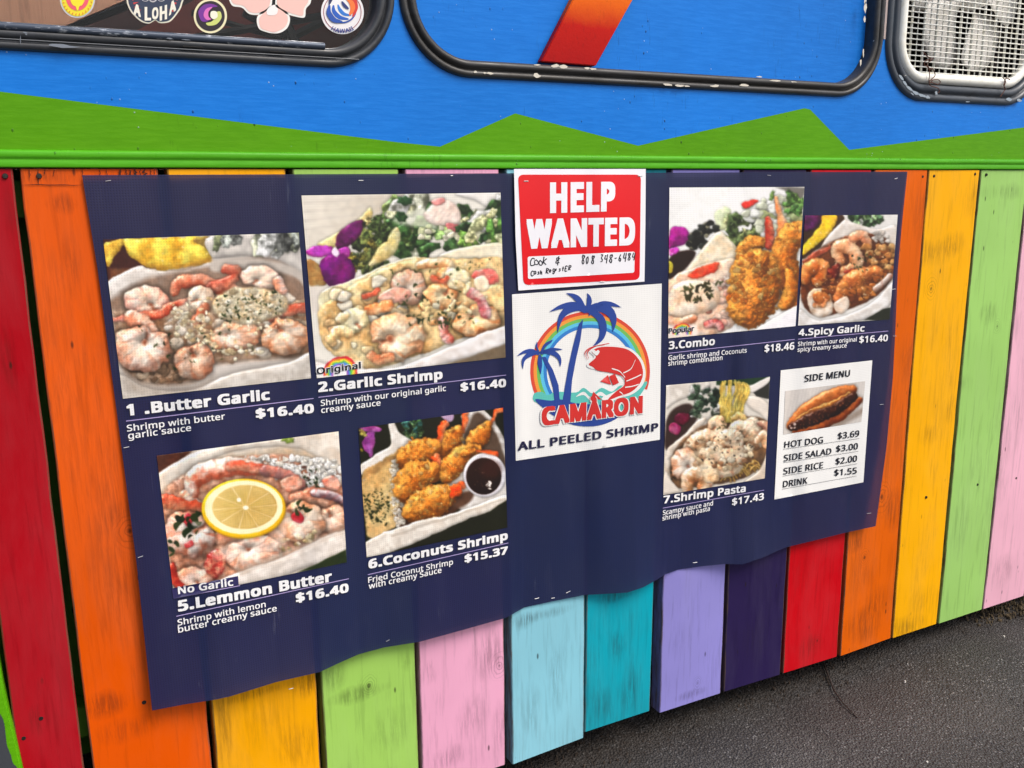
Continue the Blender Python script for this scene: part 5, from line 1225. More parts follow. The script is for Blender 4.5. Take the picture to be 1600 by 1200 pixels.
p.blob([(85, 470), (90, 380), (130, 358), (175, 370), (195, 410), (170, 450), (110, 470)], (176, 30, 150), (140, 20, 120), bevel=34, gloss=.15, soft=5)
p.blob([(90, 480), (130, 470), (145, 500), (130, 530), (95, 510)], (220, 70, 190), bevel=14)
p.flat([(85, 530), (180, 480), (230, 500), (170, 590), (85, 640)], (44, 26, 20), 10, True); p.blob([(85, 540), (108, 560), (100, 600), (85, 600)], (214, 190, 60), bevel=8)
p.blob([(180, 590), (340, 390), (400, 420), (450, 470), (470, 540), (330, 560), (200, 610)], (226, 210, 180), (236, 226, 206), bevel=36, shadow=.2)
p.blob([(80, 660), (240, 570), (350, 540), (470, 540), (460, 700), (420, 900), (80, 950)], (240, 214, 190), (232, 190, 164), bevel=40, tex=8, texs=40, shadow=.2)
p.blob([(190, 620), (240, 580), (350, 548), (355, 580), (280, 620), (230, 632)], (216, 62, 40), (230, 100, 70), bevel=14)
p.clumps([(330, 620), (430, 640), (400, 900), (280, 880)], 26, 28, [(238, 206, 190), (226, 170, 150), (244, 228, 216), (200, 130, 110)])
p.blob([(85, 720), (130, 660), (220, 640), (320, 660), (360, 730), (320, 800), (200, 840), (90, 830)], (246, 228, 206), (240, 206, 176), bevel=60, tex=6, texs=30, gloss=.4)
p.bits([(140, 700), (300, 640), (320, 740), (200, 770)], 46, 17, [(64, 60, 36), (80, 84, 50), (44, 42, 28)], 2.6, False, curl=True)
p.bits([(330, 640), (380, 640), (370, 670), (340, 665)], 4, 14, [(70, 74, 46)], 2, False)
p.tube([(85, 860), (140, 870), (210, 850)], 26, (236, 190, 160), (214, 130, 90), 3)
p.tube([(290, 880), (340, 870), (360, 900)], 18, (190, 80, 80), (230, 170, 160), 3)
fried(p, [(480, 520), (520, 460), (590, 440)], 48, None, 1)
p.tube([(625, 460), (625, 390), (620, 320)], 26, (190, 60, 40), (226, 130, 100), 4, (130, 30, 20), taper=(1, 1, .6))
p.tube([(690, 430), (700, 370), (680, 300), (660, 200)], 34, (236, 150, 90), (240, 190, 150), 4, taper=(1.1, 1, .5, .25))
fried(p, [(760, 760), (730, 640), (700, 540), (740, 420), (790, 400)], 70, None, 2, (.6, 1, 1, 1))
p.flat([(680, 600), (700, 560), (760, 780), (760, 800), (690, 790)], (110, 50, 20), 16, True, alpha=.6)
fried(p, [(700, 780), (740, 700), (730, 600)], 34, None, 5)
fried(p, [(540, 520), (610, 560), (640, 600)], 60, None, 3)
fried(p, [(520, 780), (540, 700), (520, 600), (560, 540)], 128, None, 4, (.95, 1.12, .8, .5))
p.blob([(560, 900), (680, 830), (780, 780), (790, 895), (540, 925)], (234, 232, 236), bevel=20)
p.flat([(80, 880), (240, 880), (240, 960), (80, 970)], (244, 238, 232), 16, alpha=.7)
rainbow(p, 158, 922, 52, 5.5, .95)
p.build('dish_photo', 'printed photo of the combo with breaded shrimp')

# 4 spicy garlic
p = Paint((1020, 250), 3.4286, [(1258, 336.6), (1402.7, 335.5), (1390, 499), (1247, 508.7)], seed=4, bgc=(224, 222, 218))
p.flat([(800, 290), (1010, 290), (1000, 400), (880, 480), (790, 520)], (66, 44, 26), 6, True)
p.blob([(808, 300), (905, 298), (900, 330), (870, 370), (812, 385)], (110, 30, 100), (70, 14, 60), bevel=20)
p.blob([(905, 298), (985, 298), (960, 380), (900, 440), (805, 510), (806, 470), (860, 400), (905, 340)], (246, 206, 40), (236, 190, 60), bevel=16, gloss=.1)
p.leaves([(1060, 295), (1220, 295), (1210, 345), (1080, 340)], 20, 28, [(60, 90, 50), (150, 180, 130), (200, 210, 190), (90, 130, 90)])
p.blob([(1010, 330), (1060, 330), (1200, 370), (1310, 360), (1300, 620), (1000, 460), (900, 470)], (210, 200, 190), (226, 220, 214), bevel=24, shadow=.15)
p.blob([(790, 620), (880, 490), (980, 430), (1100, 390), (1250, 420), (1300, 520), (1290, 620), (1180, 740), (990, 820), (880, 840), (800, 760)], (86, 46, 28), (120, 64, 34), bevel=20, tex=10, shadow=.2, soft=8)
SP = dict(pale=(206, 130, 70), pink=(176, 92, 40))
p.clumps([(1190, 390), (1260, 390), (1270, 450), (1190, 440)], 20, 16, [(220, 214, 206), (190, 180, 170)])
p.shrimp([(1060, 450), (1080, 410), (1130, 410), (1150, 460)], 28, pale=(226, 176, 140), pink=(206, 130, 90))
p.clumps([(1130, 470), (1290, 440), (1290, 600), (1180, 620)], 60, 20, [(196, 130, 70), (160, 90, 40), (214, 160, 100), (120, 70, 34)])
p.shrimp([(1000, 540), (990, 480), (1040, 460), (1090, 510), (1080, 580), (1020, 600)], 38, pale=(232, 190, 150), pink=(214, 140, 90), tex=7)
p.tube([(820, 550), (870, 510), (950, 465)], 17, (150, 60, 36), (190, 90, 60), 3, taper=(1, 1, .5))
p.shrimp([(820, 640), (830, 590), (880, 560), (920, 590), (880, 650)], 36, pale=(222, 150, 84), pink=(190, 100, 40), tex=5)
p.tube([(950, 600), (970, 620), (980, 580)], 22, (120, 34, 20), (90, 24, 16), 2)
p.tube([(1030, 600), (1090, 600), (1160, 590)], 13, (136, 28, 18), (180, 70, 50), 2)
p.shrimp([(1000, 740), (1050, 660), (1130, 620), (1200, 600)], 46, tex=10, st=3, **SP)
p.clumps([(1010, 680), (1200, 600), (1270, 620), (1150, 740), (1020, 780)], 50, 18, [(190, 110, 50), (160, 84, 34), (206, 130, 64)])
p.blob([(975, 760), (1040, 730), (1050, 790), (1010, 825), (975, 800)], (236, 226, 214), (222, 200, 180), bevel=16)
p.blob([(830, 740), (850, 700), (930, 690), (965, 760), (960, 820), (900, 845), (850, 820)], (236, 224, 210), (214, 180, 150), bevel=26, tex=5)
p.blob([(860, 720), (920, 700), (955, 740), (930, 770), (880, 770)], (176, 96, 44), (206, 130, 70), bevel=18, tex=8, gloss=.6)
p.tube([(870, 780), (910, 780), (935, 750)], 12, (190, 110, 60), (220, 160, 110), 2)
p.tube([(1190, 690), (1230, 660), (1270, 620)], 16, (206, 190, 180), (160, 130, 116), 2)
p.clumps([(900, 640), (960, 600), (980, 700), (920, 720)], 14, 14, [(180, 110, 54), (140, 70, 30)])
p.bits([(1040, 520), (1180, 500), (1150, 600), (1050, 600)], 22, 7, PARSLEY, 1.8, False)
p.bits([(820, 560), (1280, 480), (1180, 720), (860, 800)], 60, 4, [(240, 220, 190)], 1.5, False)
p.blob([(780, 830), (800, 800), (880, 860), (1040, 830), (1180, 760), (1300, 640), (1290, 760), (1150, 850), (990, 880), (780, 900)], (232, 230, 228), (210, 204, 198), bevel=20, shadow=.35)
p.flat([(1130, 860), (1230, 800), (1275, 790), (1275, 860)], (40, 44, 34), 5)
p.build('dish_photo', 'printed photo of spicy garlic shrimp in brown sauce')

# 7 shrimp pasta
p = Paint((1020, 560), 3.333, [(1041, 602), (1203, 588.5), (1195, 747.5), (1036.5, 773.6)], seed=7, bgc=(214, 208, 198))
p.flat([(330, 110), (620, 85), (620, 130), (500, 140), (330, 140)], (36, 62, 40), 4); p.flat([(500, 150), (610, 125), (608, 210), (540, 200)], (50, 50, 46), 5)
p.blob([(70, 190), (75, 135), (250, 112), (300, 140), (240, 180), (120, 230), (70, 260)], (226, 220, 212), (206, 198, 188), bevel=20, shadow=.1)
p.blob([(500, 150), (610, 95), (612, 118), (520, 180)], (226, 220, 214), bevel=8)
p.flat([(80, 300), (130, 250), (200, 240), (230, 320), (140, 420), (80, 480), (60, 430)], (60, 44, 40), 12, True)
p.blob([(110, 320), (130, 285), (185, 285), (190, 320), (150, 350)], (110, 26, 60), (80, 14, 40), bevel=16); p.blob([(80, 370), (110, 330), (145, 360), (130, 400), (100, 390)], (190, 90, 130), (150, 40, 90), bevel=14)
p.leaves([(190, 200), (350, 150), (350, 290), (220, 300)], 34, 24, [(40, 56, 44), (110, 120, 100), (200, 196, 190), (90, 60, 80), (60, 80, 60)])
p.blob([(60, 560), (80, 470), (160, 400), (240, 320), (280, 320), (200, 420), (110, 520), (70, 660)], (226, 214, 200), (206, 190, 172), bevel=18, shadow=.2)
p.blob([(480, 210), (540, 200), (605, 240), (600, 330), (560, 290), (500, 250)], (222, 212, 200), bevel=16)
p.blob([(90, 560), (140, 440), (280, 340), (480, 300), (600, 340), (590, 520), (480, 620), (250, 670), (120, 670)], (96, 70, 50), (130, 96, 66), bevel=20, tex=10, shadow=.1, soft=8)
# noodles
for i in range(30):
    x = 350+p.rg.uniform(0, 150); y0 = 105+abs(x-410)*.35
    x2 = 340+(x-350)*.7+p.rg.uniform(-8, 22)
    p.tube([(x, y0+p.rg.uniform(-6, 12)), (x+p.rg.uniform(-10, 10), 180), ((x+x2)/2+p.rg.uniform(-14, 14), 240), (x2+p.rg.uniform(-6, 30), 330)], 5.5, (238, 214, 120), (214, 180, 84), tex=0, shadow=.35, sh=7, gloss=.3, soft=2)
for i in range(26):
    x = 350+p.rg.uniform(0, 200); y = 620-(x-350)*.35+p.rg.uniform(-25, 20)
    p.tube([(x-26, y+10), (x-8, y-14), (x+14, y-6), (x+24, y+16)], 4.5, (190, 156, 90), (150, 116, 60), tex=0, shadow=.4, sh=8, soft=2)
PP = dict(pale=(232, 214, 186), pink=(206, 164, 124))
p.shrimp([(420, 310), (460, 300), (490, 330)], 18, pale=(230, 200, 130), pink=(210, 170, 100))
p.curl(337, 352, 50, 58, 0, 2.6, pale=(244, 222, 190), pink=(230, 184, 144), n=1)
p.shrimp([(500, 330), (530, 330), (545, 370)], 24, tex=6, **PP); p.shrimp([(560, 340), (590, 350), (590, 390)], 20, pale=(206, 160, 130), pink=(150, 100, 84))
p.shrimp([(430, 440), (440, 370), (500, 370), (540, 430)], 46, tex=10, **PP)
p.shrimp([(545, 430), (580, 400), (590, 450)], 24, tex=6, **PP)
p.shrimp([(190, 470), (230, 430), (290, 410), (330, 430)], 44, tex=10, **PP)
p.shrimp([(340, 450), (380, 410), (430, 410), (440, 460)], 42, tex=10, **PP)
p.curl(165, 550, 72, 82, 0, .6, pale=(242, 228, 212), pink=(196, 134, 98), n=2)
p.shrimp([(280, 500), (340, 500), (400, 520), (420, 560), (360, 580)], 50, tex=10, **PP)
p.shrimp([(180, 680), (190, 620), (240, 600), (280, 630), (260, 670)], 40, pale=(232, 206, 176), pink=(190, 136, 90), tex=8)
p.blob([(270, 640), (260, 560), (290, 510), (330, 560), (345, 630), (310, 650)], (236, 222, 196), (214, 180, 140), bevel=22, tex=12)
p.clumps([(160, 440), (300, 400), (520, 380), (560, 480), (420, 580), (220, 560)], 60, 16, [(238, 226, 200), (222, 200, 164), (150, 110, 80), (206, 176, 140)])
p.cream([(120, 540), (300, 380), (560, 360), (540, 500), (260, 640)], 30, 34, [(244, 232, 210), (236, 214, 180)], .45)
p.bits([(200, 430), (540, 360), (540, 520), (260, 560)], 60, 6, [(40, 36, 36), (60, 52, 40)], 1.8, False)
p.bits([(90, 590), (110, 590), (130, 660), (100, 650)], 6, 7, [(30, 30, 26)], 1.6, False)
p.bits([(340, 320), (380, 320), (380, 390), (330, 380)], 12, 6, [(60, 60, 36)], 2, False)
p.blob([(55, 700), (65, 590), (100, 640), (140, 690), (120, 700)], (220, 210, 198), bevel=12)
p.blob([(480, 640), (560, 580), (600, 480), (600, 620), (540, 640)], (206, 190, 172), bevel=16)
p.build('dish_photo', 'printed photo of shrimp pasta with lifted noodles')

# side menu panel and hot dog
print_poly('side_menu_panel', [(1220, 578.6), (1363, 563), (1349, 753.5), (1210, 780.5)], M_PATCH, .0012, dens=10)
p = Paint((1020, 560), 3.333, [(1227, 611), (1352, 595.5), (1346, 659), (1224, 679)], seed=8, bgc=(206, 200, 194), res=1.3)
for i in range(26): p.flat([(680+i*18, 400), (690+i*18, 400), (740+i*18, 110), (730+i*18, 110)], (190, 184, 180), 6, alpha=.5)
p.flat([(720, 390), (900, 365), (1080, 260), (1090, 290), (920, 380), (760, 400)], (120, 100, 84), 20, True, alpha=.6)
p.tube([(745, 385), (860, 350), (980, 290), (1075, 215)], 26, (190, 100, 44), (130, 56, 20), taper=(.6, 1, 1.1, .7), tex=2, gloss=.3)
p.tube([(722, 350), (800, 275), (930, 200), (1040, 160)], 42, (196, 112, 54), (160, 80, 30), taper=(.6, .95, 1.0, .5), tex=2, gloss=.35)
p.tube([(728, 358), (820, 315), (940, 265), (1045, 195)], 36, (66, 30, 18), (44, 18, 10), taper=(.6, 1.05, 1.0, .6), tex=9, texs=12, gloss=.5)
p.tube([(742, 318), (840, 268), (930, 232), (1030, 176)], 9, (196, 130, 60), (160, 90, 40), tex=3, taper=(.5, 1, 1, .5), shadow=.1)
p.bits([(720, 360), (820, 290), (960, 230), (1040, 190), (1050, 220), (900, 310), (760, 375)], 90, 5, [(110, 60, 40), (36, 14, 8), (150, 100, 70)], 1.7, False)
p.bits([(715, 350), (740, 345), (745, 370), (720, 370)], 5, 7, [(222, 200, 190)], 1.5, False)
p.build('hot_dog_photo', 'printed photo of a hot dog in a brown bun', off=.0019, amt=.1)
for s, a, b_, c in (('SIDE MENU', (1257, 596.8), (1328, 588), 10.5), ('HOT DOG', (1225.5, 700), (1286, 692), 10), ('$3.69', (1309, 686.3), (1342.5, 681.8), 9.8), ('SIDE SALAD', (1224.6, 721), (1299, 709.6), 10), ('$3.00', (1306.5, 706.4), (1340.4, 701.8), 9.8), ('SIDE RICE', (1224, 741.5), (1286, 731.4), 10), ('$2.00', (1305.6, 726), (1339, 721), 9.8), ('DRINK', (1223.4, 761.8), (1261.5, 755.5), 10), ('$1.55', (1303.5, 743.8), (1338.6, 740), 9.8)):
    text(s, a, b_, c, M_BLACKINK, .018 if 'MENU' not in s else .022, .0027)
for a, b_ in (((1224, 702), (1343, 685)), ((1224, 723), (1341, 705)), ((1223, 744), (1339.5, 724.5)), ((1222.5, 764.3), (1338.5, 743.6))): rule(a, b_, M_BLACKINK, .7, .0025)
text('Original', (494, 585.5), (565, 575.5), 11, M_INK, .07, .0021); text('Original', (495, 585), (564, 575.5), 10, M_BLACKINK, .025, .0027)
text('Popular', (1044.5, 521.3), (1085, 517), 8.5, M_INK, .07, .0021); text('Popular', (1045, 521), (1084.7, 517), 8, M_BLACKINK, .025, .0027)

# ------------------------------------------------------------------ logo panel
def LP(P): return [(780+a/2.5, 250+b_/2.5) for a, b_ in P]
print_poly('logo_panel', [(800, 460), (1034, 443), (1031, 687), (806, 720)], M_PATCH, .0010, dens=10)
IK = {n_: print_mat('ink_'+n_, c, .12) for n_, c in dict(navy=(34, 66, 148), deep=(28, 44, 100), red=(206, 44, 40), rb_red=(214, 70, 50), rb_orange=(236, 152, 60), rb_green=(110, 186, 90), rb_sky=(90, 190, 226), rb_blue=(46, 124, 200), teal=(90, 190, 180), white=(232, 232, 230)).items()}
RC, RR = (355, 825), 234
def arc_band(r0, r1, a0, a1, sx=1.0, sy=1.0, n=40):
    A = np.radians(np.linspace(a0, a1, n)); c = RC
    return [(c[0]+math.cos(t)*r1*sx, c[1]-math.sin(t)*r1*sy) for t in A]+[(c[0]+math.cos(t)*r0*sx, c[1]-math.sin(t)*r0*sy) for t in A[::-1]]
for i, nm in enumerate(('rb_red', 'rb_orange', 'rb_green', 'rb_sky', 'rb_blue')):
    r1 = RR-i*13; print_poly('rainbow_band', LP(arc_band(r1-13, r1, -18, 210)), IK[nm], .0013+i*.00001)
# sea
print_poly('wave_shape', LP(catmull([(135, 915), (165, 905), (190, 918), (225, 905), (300, 908), (330, 890), (365, 912), (400, 890), (440, 905), (475, 880), (520, 895), (572, 865), (575, 880), (540, 930), (470, 985), (300, 960), (150, 950)], True, 4)), IK['teal'], .0016)
print_poly('wave_shape', LP(catmull([(300, 925), (330, 905), (360, 928), (395, 905), (430, 925), (470, 900), (490, 915), (440, 940), (395, 920), (360, 940), (330, 918)], True, 4)), IK['white'], .0018)
print_poly('island_shape', LP(catmull([(140, 935), (200, 940), (240, 935), (300, 950), (420, 960), (480, 985), (440, 1020), (370, 1040), (290, 1035), (230, 1010), (180, 975)], True, 4)), IK['navy'], .0019)
# palms
print_poly('palm_trunk', LP([(246, 950), (258, 880), (272, 800), (290, 720), (312, 640), (328, 622), (318, 700), (300, 780), (285, 860), (278, 950)]), IK['navy'], .0021)
print_poly('palm_trunk', LP([(218, 960), (210, 890), (190, 820), (166, 770), (180, 768), (210, 820), (232, 880), (238, 960)]), IK['navy'], .0021)
def frond(c, pts, w):
    """crescent leaf: outer edge pts, inner edge pulled in by w"""
    Q = catmull(pts, False, 6); n = len(Q); g_ = np.gradient(Q, axis=0); g_ /= np.linalg.norm(g_, axis=1)[:, None]+1e-9
    nn = np.stack([-g_[:, 1], g_[:, 0]], 1); t = np.linspace(0, 1, n)[:, None]; ww = w*np.sin(np.clip(t*1.0+.12, 0, 1)*math.pi)**.8
    return LP(list(Q)+list((Q+nn*ww)[::-1]))
for pts_, w in (([(345, 590), (300, 555), (240, 565), (180, 605)], -26), ([(345, 590), (320, 540), (290, 522), (250, 520)], -24), ([(350, 585), (362, 555), (355, 530), (338, 517)], -20),
                ([(350, 590), (390, 555), (440, 555), (492, 585)], 26), ([(350, 590), (400, 595), (435, 625), (445, 690)], -38), ([(345, 595), (385, 630), (390, 690), (355, 740)], -30), ([(350, 595), (300, 590), (250, 620), (222, 700)], 30), ([(340, 580), (355, 585), (360, 600), (345, 615)], 20)):
    print_poly('palm_frond', frond(0, pts_, w), IK['navy'], .0024)
for pts_, w in (([(160, 755), (130, 738), (95, 745), (60, 775)], -18), ([(160, 755), (130, 765), (100, 785), (92, 830)], 18), ([(158, 750), (150, 730), (150, 718), (146, 706)], -8), ([(160, 752), (175, 720), (200, 705), (212, 702)], 12),
                ([(160, 755), (195, 735), (225, 735), (257, 742)], 14), ([(160, 755), (200, 760), (230, 780), (240, 820)], -20), ([(155, 760), (150, 790), (155, 815), (165, 845)], -18)):
    print_poly('palm_frond', frond(0, pts_, w), IK['navy'], .0024)
# shrimp emblem
print_poly('emblem_edge', LP(catmull([(342, 800), (370, 770), (350, 745), (385, 722), (450, 722), (510, 735), (555, 775), (572, 830), (560, 880), (520, 915), (470, 930), (430, 945), (400, 930), (460, 900), (490, 870), (470, 840), (420, 825), (360, 815)], True, 5)), IK['white'], .0022)
print_poly('shrimp_emblem', LP(catmull([(350, 797), (378, 770), (362, 750), (390, 732), (450, 730), (505, 742), (545, 778), (562, 828), (550, 872), (515, 906), (470, 922), (425, 937), (455, 905), (488, 880), (484, 848), (440, 832), (385, 822), (365, 808)], True, 5)), IK['red'], .0025)
print_poly('emblem_leg', LP([(395, 865), (425, 840), (438, 878)]), IK['red'], .0025); print_poly('emblem_leg', LP([(430, 845), (452, 835), (468, 870), (445, 880)]), IK['red'], .0025)
print_poly('emblem_leg', LP([(358, 935), (368, 905), (400, 935)]), IK['red'], .0025)
for pts_ in ([(485, 832), (515, 815), (532, 780)], [(497, 864), (530, 850), (555, 838)], [(492, 888), (520, 884), (545, 876)], [(470, 905), (480, 912), (488, 925)], [(440, 815), (470, 825), (492, 850)]):
    Q = catmull(pts_, False, 5); print_poly('emblem_line', LP(list(Q+[0, -2.2])+list((Q+[0, 2.2])[::-1])), IK['white'], .0029)
for pts_ in ([(345, 780), (335, 755), (360, 732), (430, 716)], [(350, 775), (345, 750), (375, 728), (410, 722)]):
    Q = catmull(pts_, False, 6); print_poly('feeler', LP(list(Q+[-1.4, -1.2])+list((Q+[1.4, 1.4])[::-1])), IK['red'], .0028)
print_poly('emblem_eye', LP(catmull([(362, 748), (372, 742), (378, 747), (386, 742), (392, 750), (380, 764)], True, 4)), IK['white'], .0030)
text('CAM\u00c0RON', (844, 667), (1006, 646.5), 30, IK['white'], .095, .0030, .92)
text('CAM\u00c0RON', (846.5, 665.5), (1004, 645.5), 29, IK['red'], .06, .0034, .98)
text('ALL PEELED SHRIMP', (809, 704.5), (1028.5, 673), 13.5, print_mat('ink_dark', (22, 20, 60), .05), .032, .0027)

# ------------------------------------------------------------------ staples in the banner
M_STAPLE = plain('staple', (170, 172, 176), .4, metal=.6)
for (x, y, dx, dy) in ((169, 282.5, 5, -.8), (101+463, 282, 4.5, 0), (1202, 274, 3, .4), (1400, 279, 3, -1), (151+238/3.5, 693, 0, 0), (197.5, 699, 5, -1), (219.5, 870, 4.5, -1.5), (455, 1076, 4, -1), (606, 1001, 3, -1.5), (839, 935, 4, -1), (864, 934.5, 3, -.5), (888, 925, 4, -2), (1086, 879, 4, -.5), (1396, 452, 3.5, -.6), (1377.5, 632, 3.5, -.4), (1358, 802, 4, -.5), (1398, 525, 3, 0), (706, 274.5, 2, 0)):
    if dx == 0: continue
    a, b_ = wall((x-dx*.8, y-dy*.8)), wall((x+dx*.8, y+dy*.8)); A, B = surf([a[0], b_[0]], [a[1], b_[1]], .0012)
    bm = bmesh.new(); tube_bm(bm, [A+np.array([0, .003, 0]), A, B, B+np.array([0, .003, 0])], .0006, 5); on_banner(bm_obj('staple', bm, M_STAPLE))

# ------------------------------------------------------------------ help wanted sign
def sdepth(x, z): return depth(x, z)+.0035+.012*np.clip((.635-x)/.035, 0, 1)**2*np.clip((-.02-z)/.1, 0, 1)*np.clip((.20+z)/.08, 0, 1)+.002*np.sin(np.clip(-z/.23, 0, 1)*math.pi)
sign = empty('help_wanted_sign', (.79, 0, -.11), 'red and white HELP WANTED paper sign with a handwritten phone number above the palm logo', 'sign')
on_sign = lambda o: adopt(o, sign)
M_PAPER = plain('sign_paper', (238, 238, 244), .38); M_RED, nt, b = mat('sign_red'); b.inputs['Base Color'].default_value = col((222, 8, 26)); b.inputs['Roughness'].default_value = .32
KW = dict(dfun=sdepth, add=on_sign)
print_poly('paper_sheet', [(803, 264), (1009, 264), (1008.5, 350), (1007, 440), (908, 447), (810, 454), (805.5, 370), (804, 300)], M_PAPER, 0, dens=8, **KW)
def rr_px(q, r):   # rounded corner quad in photograph points
    out = []; q = [np.array(a, float) for a in q]
    for i in range(4):
        p0, p1, p2 = q[i-1], q[i], q[(i+1) % 4]; a = p1+(p0-p1)/np.linalg.norm(p0-p1)*r; c = p1+(p2-p1)/np.linalg.norm(p2-p1)*r
        for t in np.linspace(0, 1, 6): out.append((1-t)**2*a+2*t*(1-t)*p1+t*t*c)
    return out
print_poly('red_field', rr_px([(809.5, 272.8), (1001.5, 272.8), (999.5, 437), (818, 445.5)], 9), M_RED, .0006, dens=9, **KW)
text('HELP', (859.5, 333), (961, 330), 48, M_PAPER, .062, .0010, 1.02, **KW); text('WANTED', (823, 389), (992, 383), 46.5, M_PAPER, .062, .0010, 1.02, **KW)
print_poly('writing_box', rr_px([(824.5, 401), (992, 393), (991, 426), (825, 436)], 3), M_PAPER, .0010, dens=9, **KW)
M_PEN = plain('ballpoint_black', (24, 24, 40), .5)
PEN = {'C': [[(8, 1), (3, 0), (0, 4), (1, 9), (5, 10), (9, 8)]], 'o': [[(3, 4), (0, 6), (1, 10), (5, 10), (7, 7), (3, 4)]], 'k': [[(1, 0), (0, 10)], [(7, 3), (1, 7), (7, 11)]], 's': [[(6, 5), (2, 5), (5, 8), (1, 10)]], 'i': [[(1, 5), (0, 10)]],
 '&': [[(8, 3), (2, 2), (2, 5), (7, 5), (1, 6), (1, 9), (6, 9), (8, 8)], [(5, 0), (4, 12)]], 'c': [[(6, 5), (2, 4), (0, 7), (2, 10), (6, 9)]], 'a': [[(6, 5), (2, 4), (0, 8), (2, 10), (6, 8), (6, 4), (7, 10)]], 'h': [[(1, 0), (0, 10)], [(0, 7), (4, 4), (6, 7), (6, 10)]],
 'R': [[(1, 0), (0, 10)], [(1, 0), (7, 1), (6, 4), (1, 5), (7, 10)]], 'e': [[(0, 7), (6, 6), (4, 4), (1, 5), (1, 9), (6, 9)]], 'g': [[(6, 5), (2, 4), (0, 7), (3, 10), (6, 8), (6, 4), (6, 12), (2, 14), (0, 12)]], 't': [[(3, 1), (3, 10)], [(0, 4), (6, 4)]], 'E': [[(7, 0), (1, 0), (0, 10), (7, 10)], [(1, 5), (5, 5)]],
 '8': [[(6, 2), (2, 0), (1, 3), (6, 7), (5, 10), (1, 9), (2, 6), (7, 2), (5, 0)]], '0': [[(4, 0), (0, 4), (2, 10), (6, 8), (6, 2), (4, 0)]], '3': [[(0, 0), (6, 0), (3, 4), (6, 7), (4, 10), (0, 9)]], '4': [[(2, 0), (0, 6), (7, 5)], [(6, 0), (5, 11)]], '-': [[(0, 6), (6, 5)]], '6': [[(5, 0), (1, 5), (1, 9), (5, 10), (6, 6), (1, 7)]]}
hw = random.Random(21)
def handwrite(s, a, b_, h, adv, name='handwriting'):
    V, Fc = [], []; n_ = len(s); d = (np.array(b_)-np.array(a))/max(1, n_-1)
    for i, ch in enumerate(s):
        if ch not in PEN: continue
        o_ = np.array(a)+d*i+np.array([hw.uniform(-.5, .5), hw.uniform(-1.1, 1.1)]); k = h/10.*hw.uniform(.86, 1.08); sl_ = hw.uniform(.1, .25)
        for st in PEN[ch]:
            Q = catmull([(o_[0]+(x+hw.uniform(-.5, .5))*k*adv+(10-y)*k*sl_*.5, o_[1]-10*k+(y+hw.uniform(-.6, .6))*k) for x, y in st], False, 4)
            g_ = np.gradient(Q, axis=0); g_ /= np.linalg.norm(g_, axis=1)[:, None]+1e-9; nn = np.stack([-g_[:, 1], g_[:, 0]], 1)*.78
            X, Z = px_wall(np.concatenate([Q+nn, Q-nn])); P = surf(X, Z, .0014, sdepth); k0 = len(V); m = len(Q); V += list(P)
            Fc += [(k0+j, k0+j+1, k0+m+j+1, k0+m+j) for j in range(m-1)]
    o = mesh_obj(name, V, Fc, M_PEN); o['label'] = 'handwriting reading '+s; on_sign(o)
handwrite('Cook  &', (829, 415), (868, 411), 12, .66); handwrite('Cash RegistER', (829, 430), (888, 422), 8, .62)
handwrite('808 348-6484', (909, 412), (988, 407), 12, .46)
for (x, y) in ((822, 283), (941, 440), (1000, 275)):
    a, b_ = wall((x-3.5, y)), wall((x+3.5, y)); A, B = surf([a[0], b_[0]], [a[1], b_[1]], .0012, sdepth)
    bm = bmesh.new(); tube_bm(bm, [A, B], .0007, 5); on_sign(bm_obj('staple', bm, M_STAPLE))

# ------------------------------------------------------------------ stickers on the glass
YG = .0110
def sdisc(name, P, c, k, parent, rough=.35, smooth=True):
    if smooth: P = catmull(P, True, 5)
    y = YG-.0004*k; q = [wall(a, y) for a in P]
    tris = tessellate_polygon([[Vector((a, c_, 0)) for a, c_ in q]])
    o = mesh_obj(name, [(a, y, c_) for a, c_ in q], [tuple(t) for t in tris], c if not isinstance(c, tuple) else plain('sticker_ink', c, rough))
    if parent: adopt(o, parent)
    return o
def circ(cx, cy, rx, ry=None, n=16, a0=0, a1=360): return [(cx+math.cos(math.radians(t))*rx, cy+math.sin(math.radians(t))*(ry or rx)) for t in np.linspace(a0, a1, n, endpoint=False)]
def sticker(cx, cy, label):
    x, z = wall((cx, cy), YG); return empty('sticker', (x, YG, z), label, 'sticker', 'stickers on the left window glass')
def stext(s, a, b_, h, c, k, parent, bold=.03, arc=None):
    me, co, st = text_mesh(s, bold)
    u = (co[:, 0]-co[:, 0].min())/np.ptp(co[:, 0]); v = co[:, 1]/CAPH; y0 = YG-.0004*k
    for i, vt in enumerate(me.vertices):
        y = y0-float(st[i])
        if arc: ang = math.radians(arc[3]+(arc[4]-arc[3])*u[i]); r = arc[2]-v[i]*h; px = (arc[0]+math.cos(ang)*r, arc[1]+math.sin(ang)*r)
        else: px = (a[0]+(b_[0]-a[0])*u[i], a[1]+(b_[1]-a[1])*u[i]-v[i]*h)
        q = wall(px, y); vt.co = (q[0], y, q[1])
    me.materials.clear(); me.materials.append(plain('sticker_ink', c, .35)); o = bpy.data.objects.new('lettering', me); C.objects.link(o); o['label'] = 'lettering reading '+s; adopt(o, parent)
s1 = sticker(121, -2, 'round yellow sticker with a pink centre, leftmost on the window glass')
sdisc('backing', circ(121, -2, 27.5, 30), (196, 200, 206), 0, s1); sdisc('ring', circ(121, -2, 25, 27.5), (238, 222, 40), 1, s1); sdisc('centre', circ(121, -4, 18, 20.5), (236, 90, 110), 2, s1)
sdisc('crown_mark', [(112, -12), (130, -12), (132, 0), (128, 8), (124, 10), (122, 16), (120, 16), (118, 10), (114, 8), (110, 0)], (246, 226, 40), 3, s1)
bm = bmesh.new()
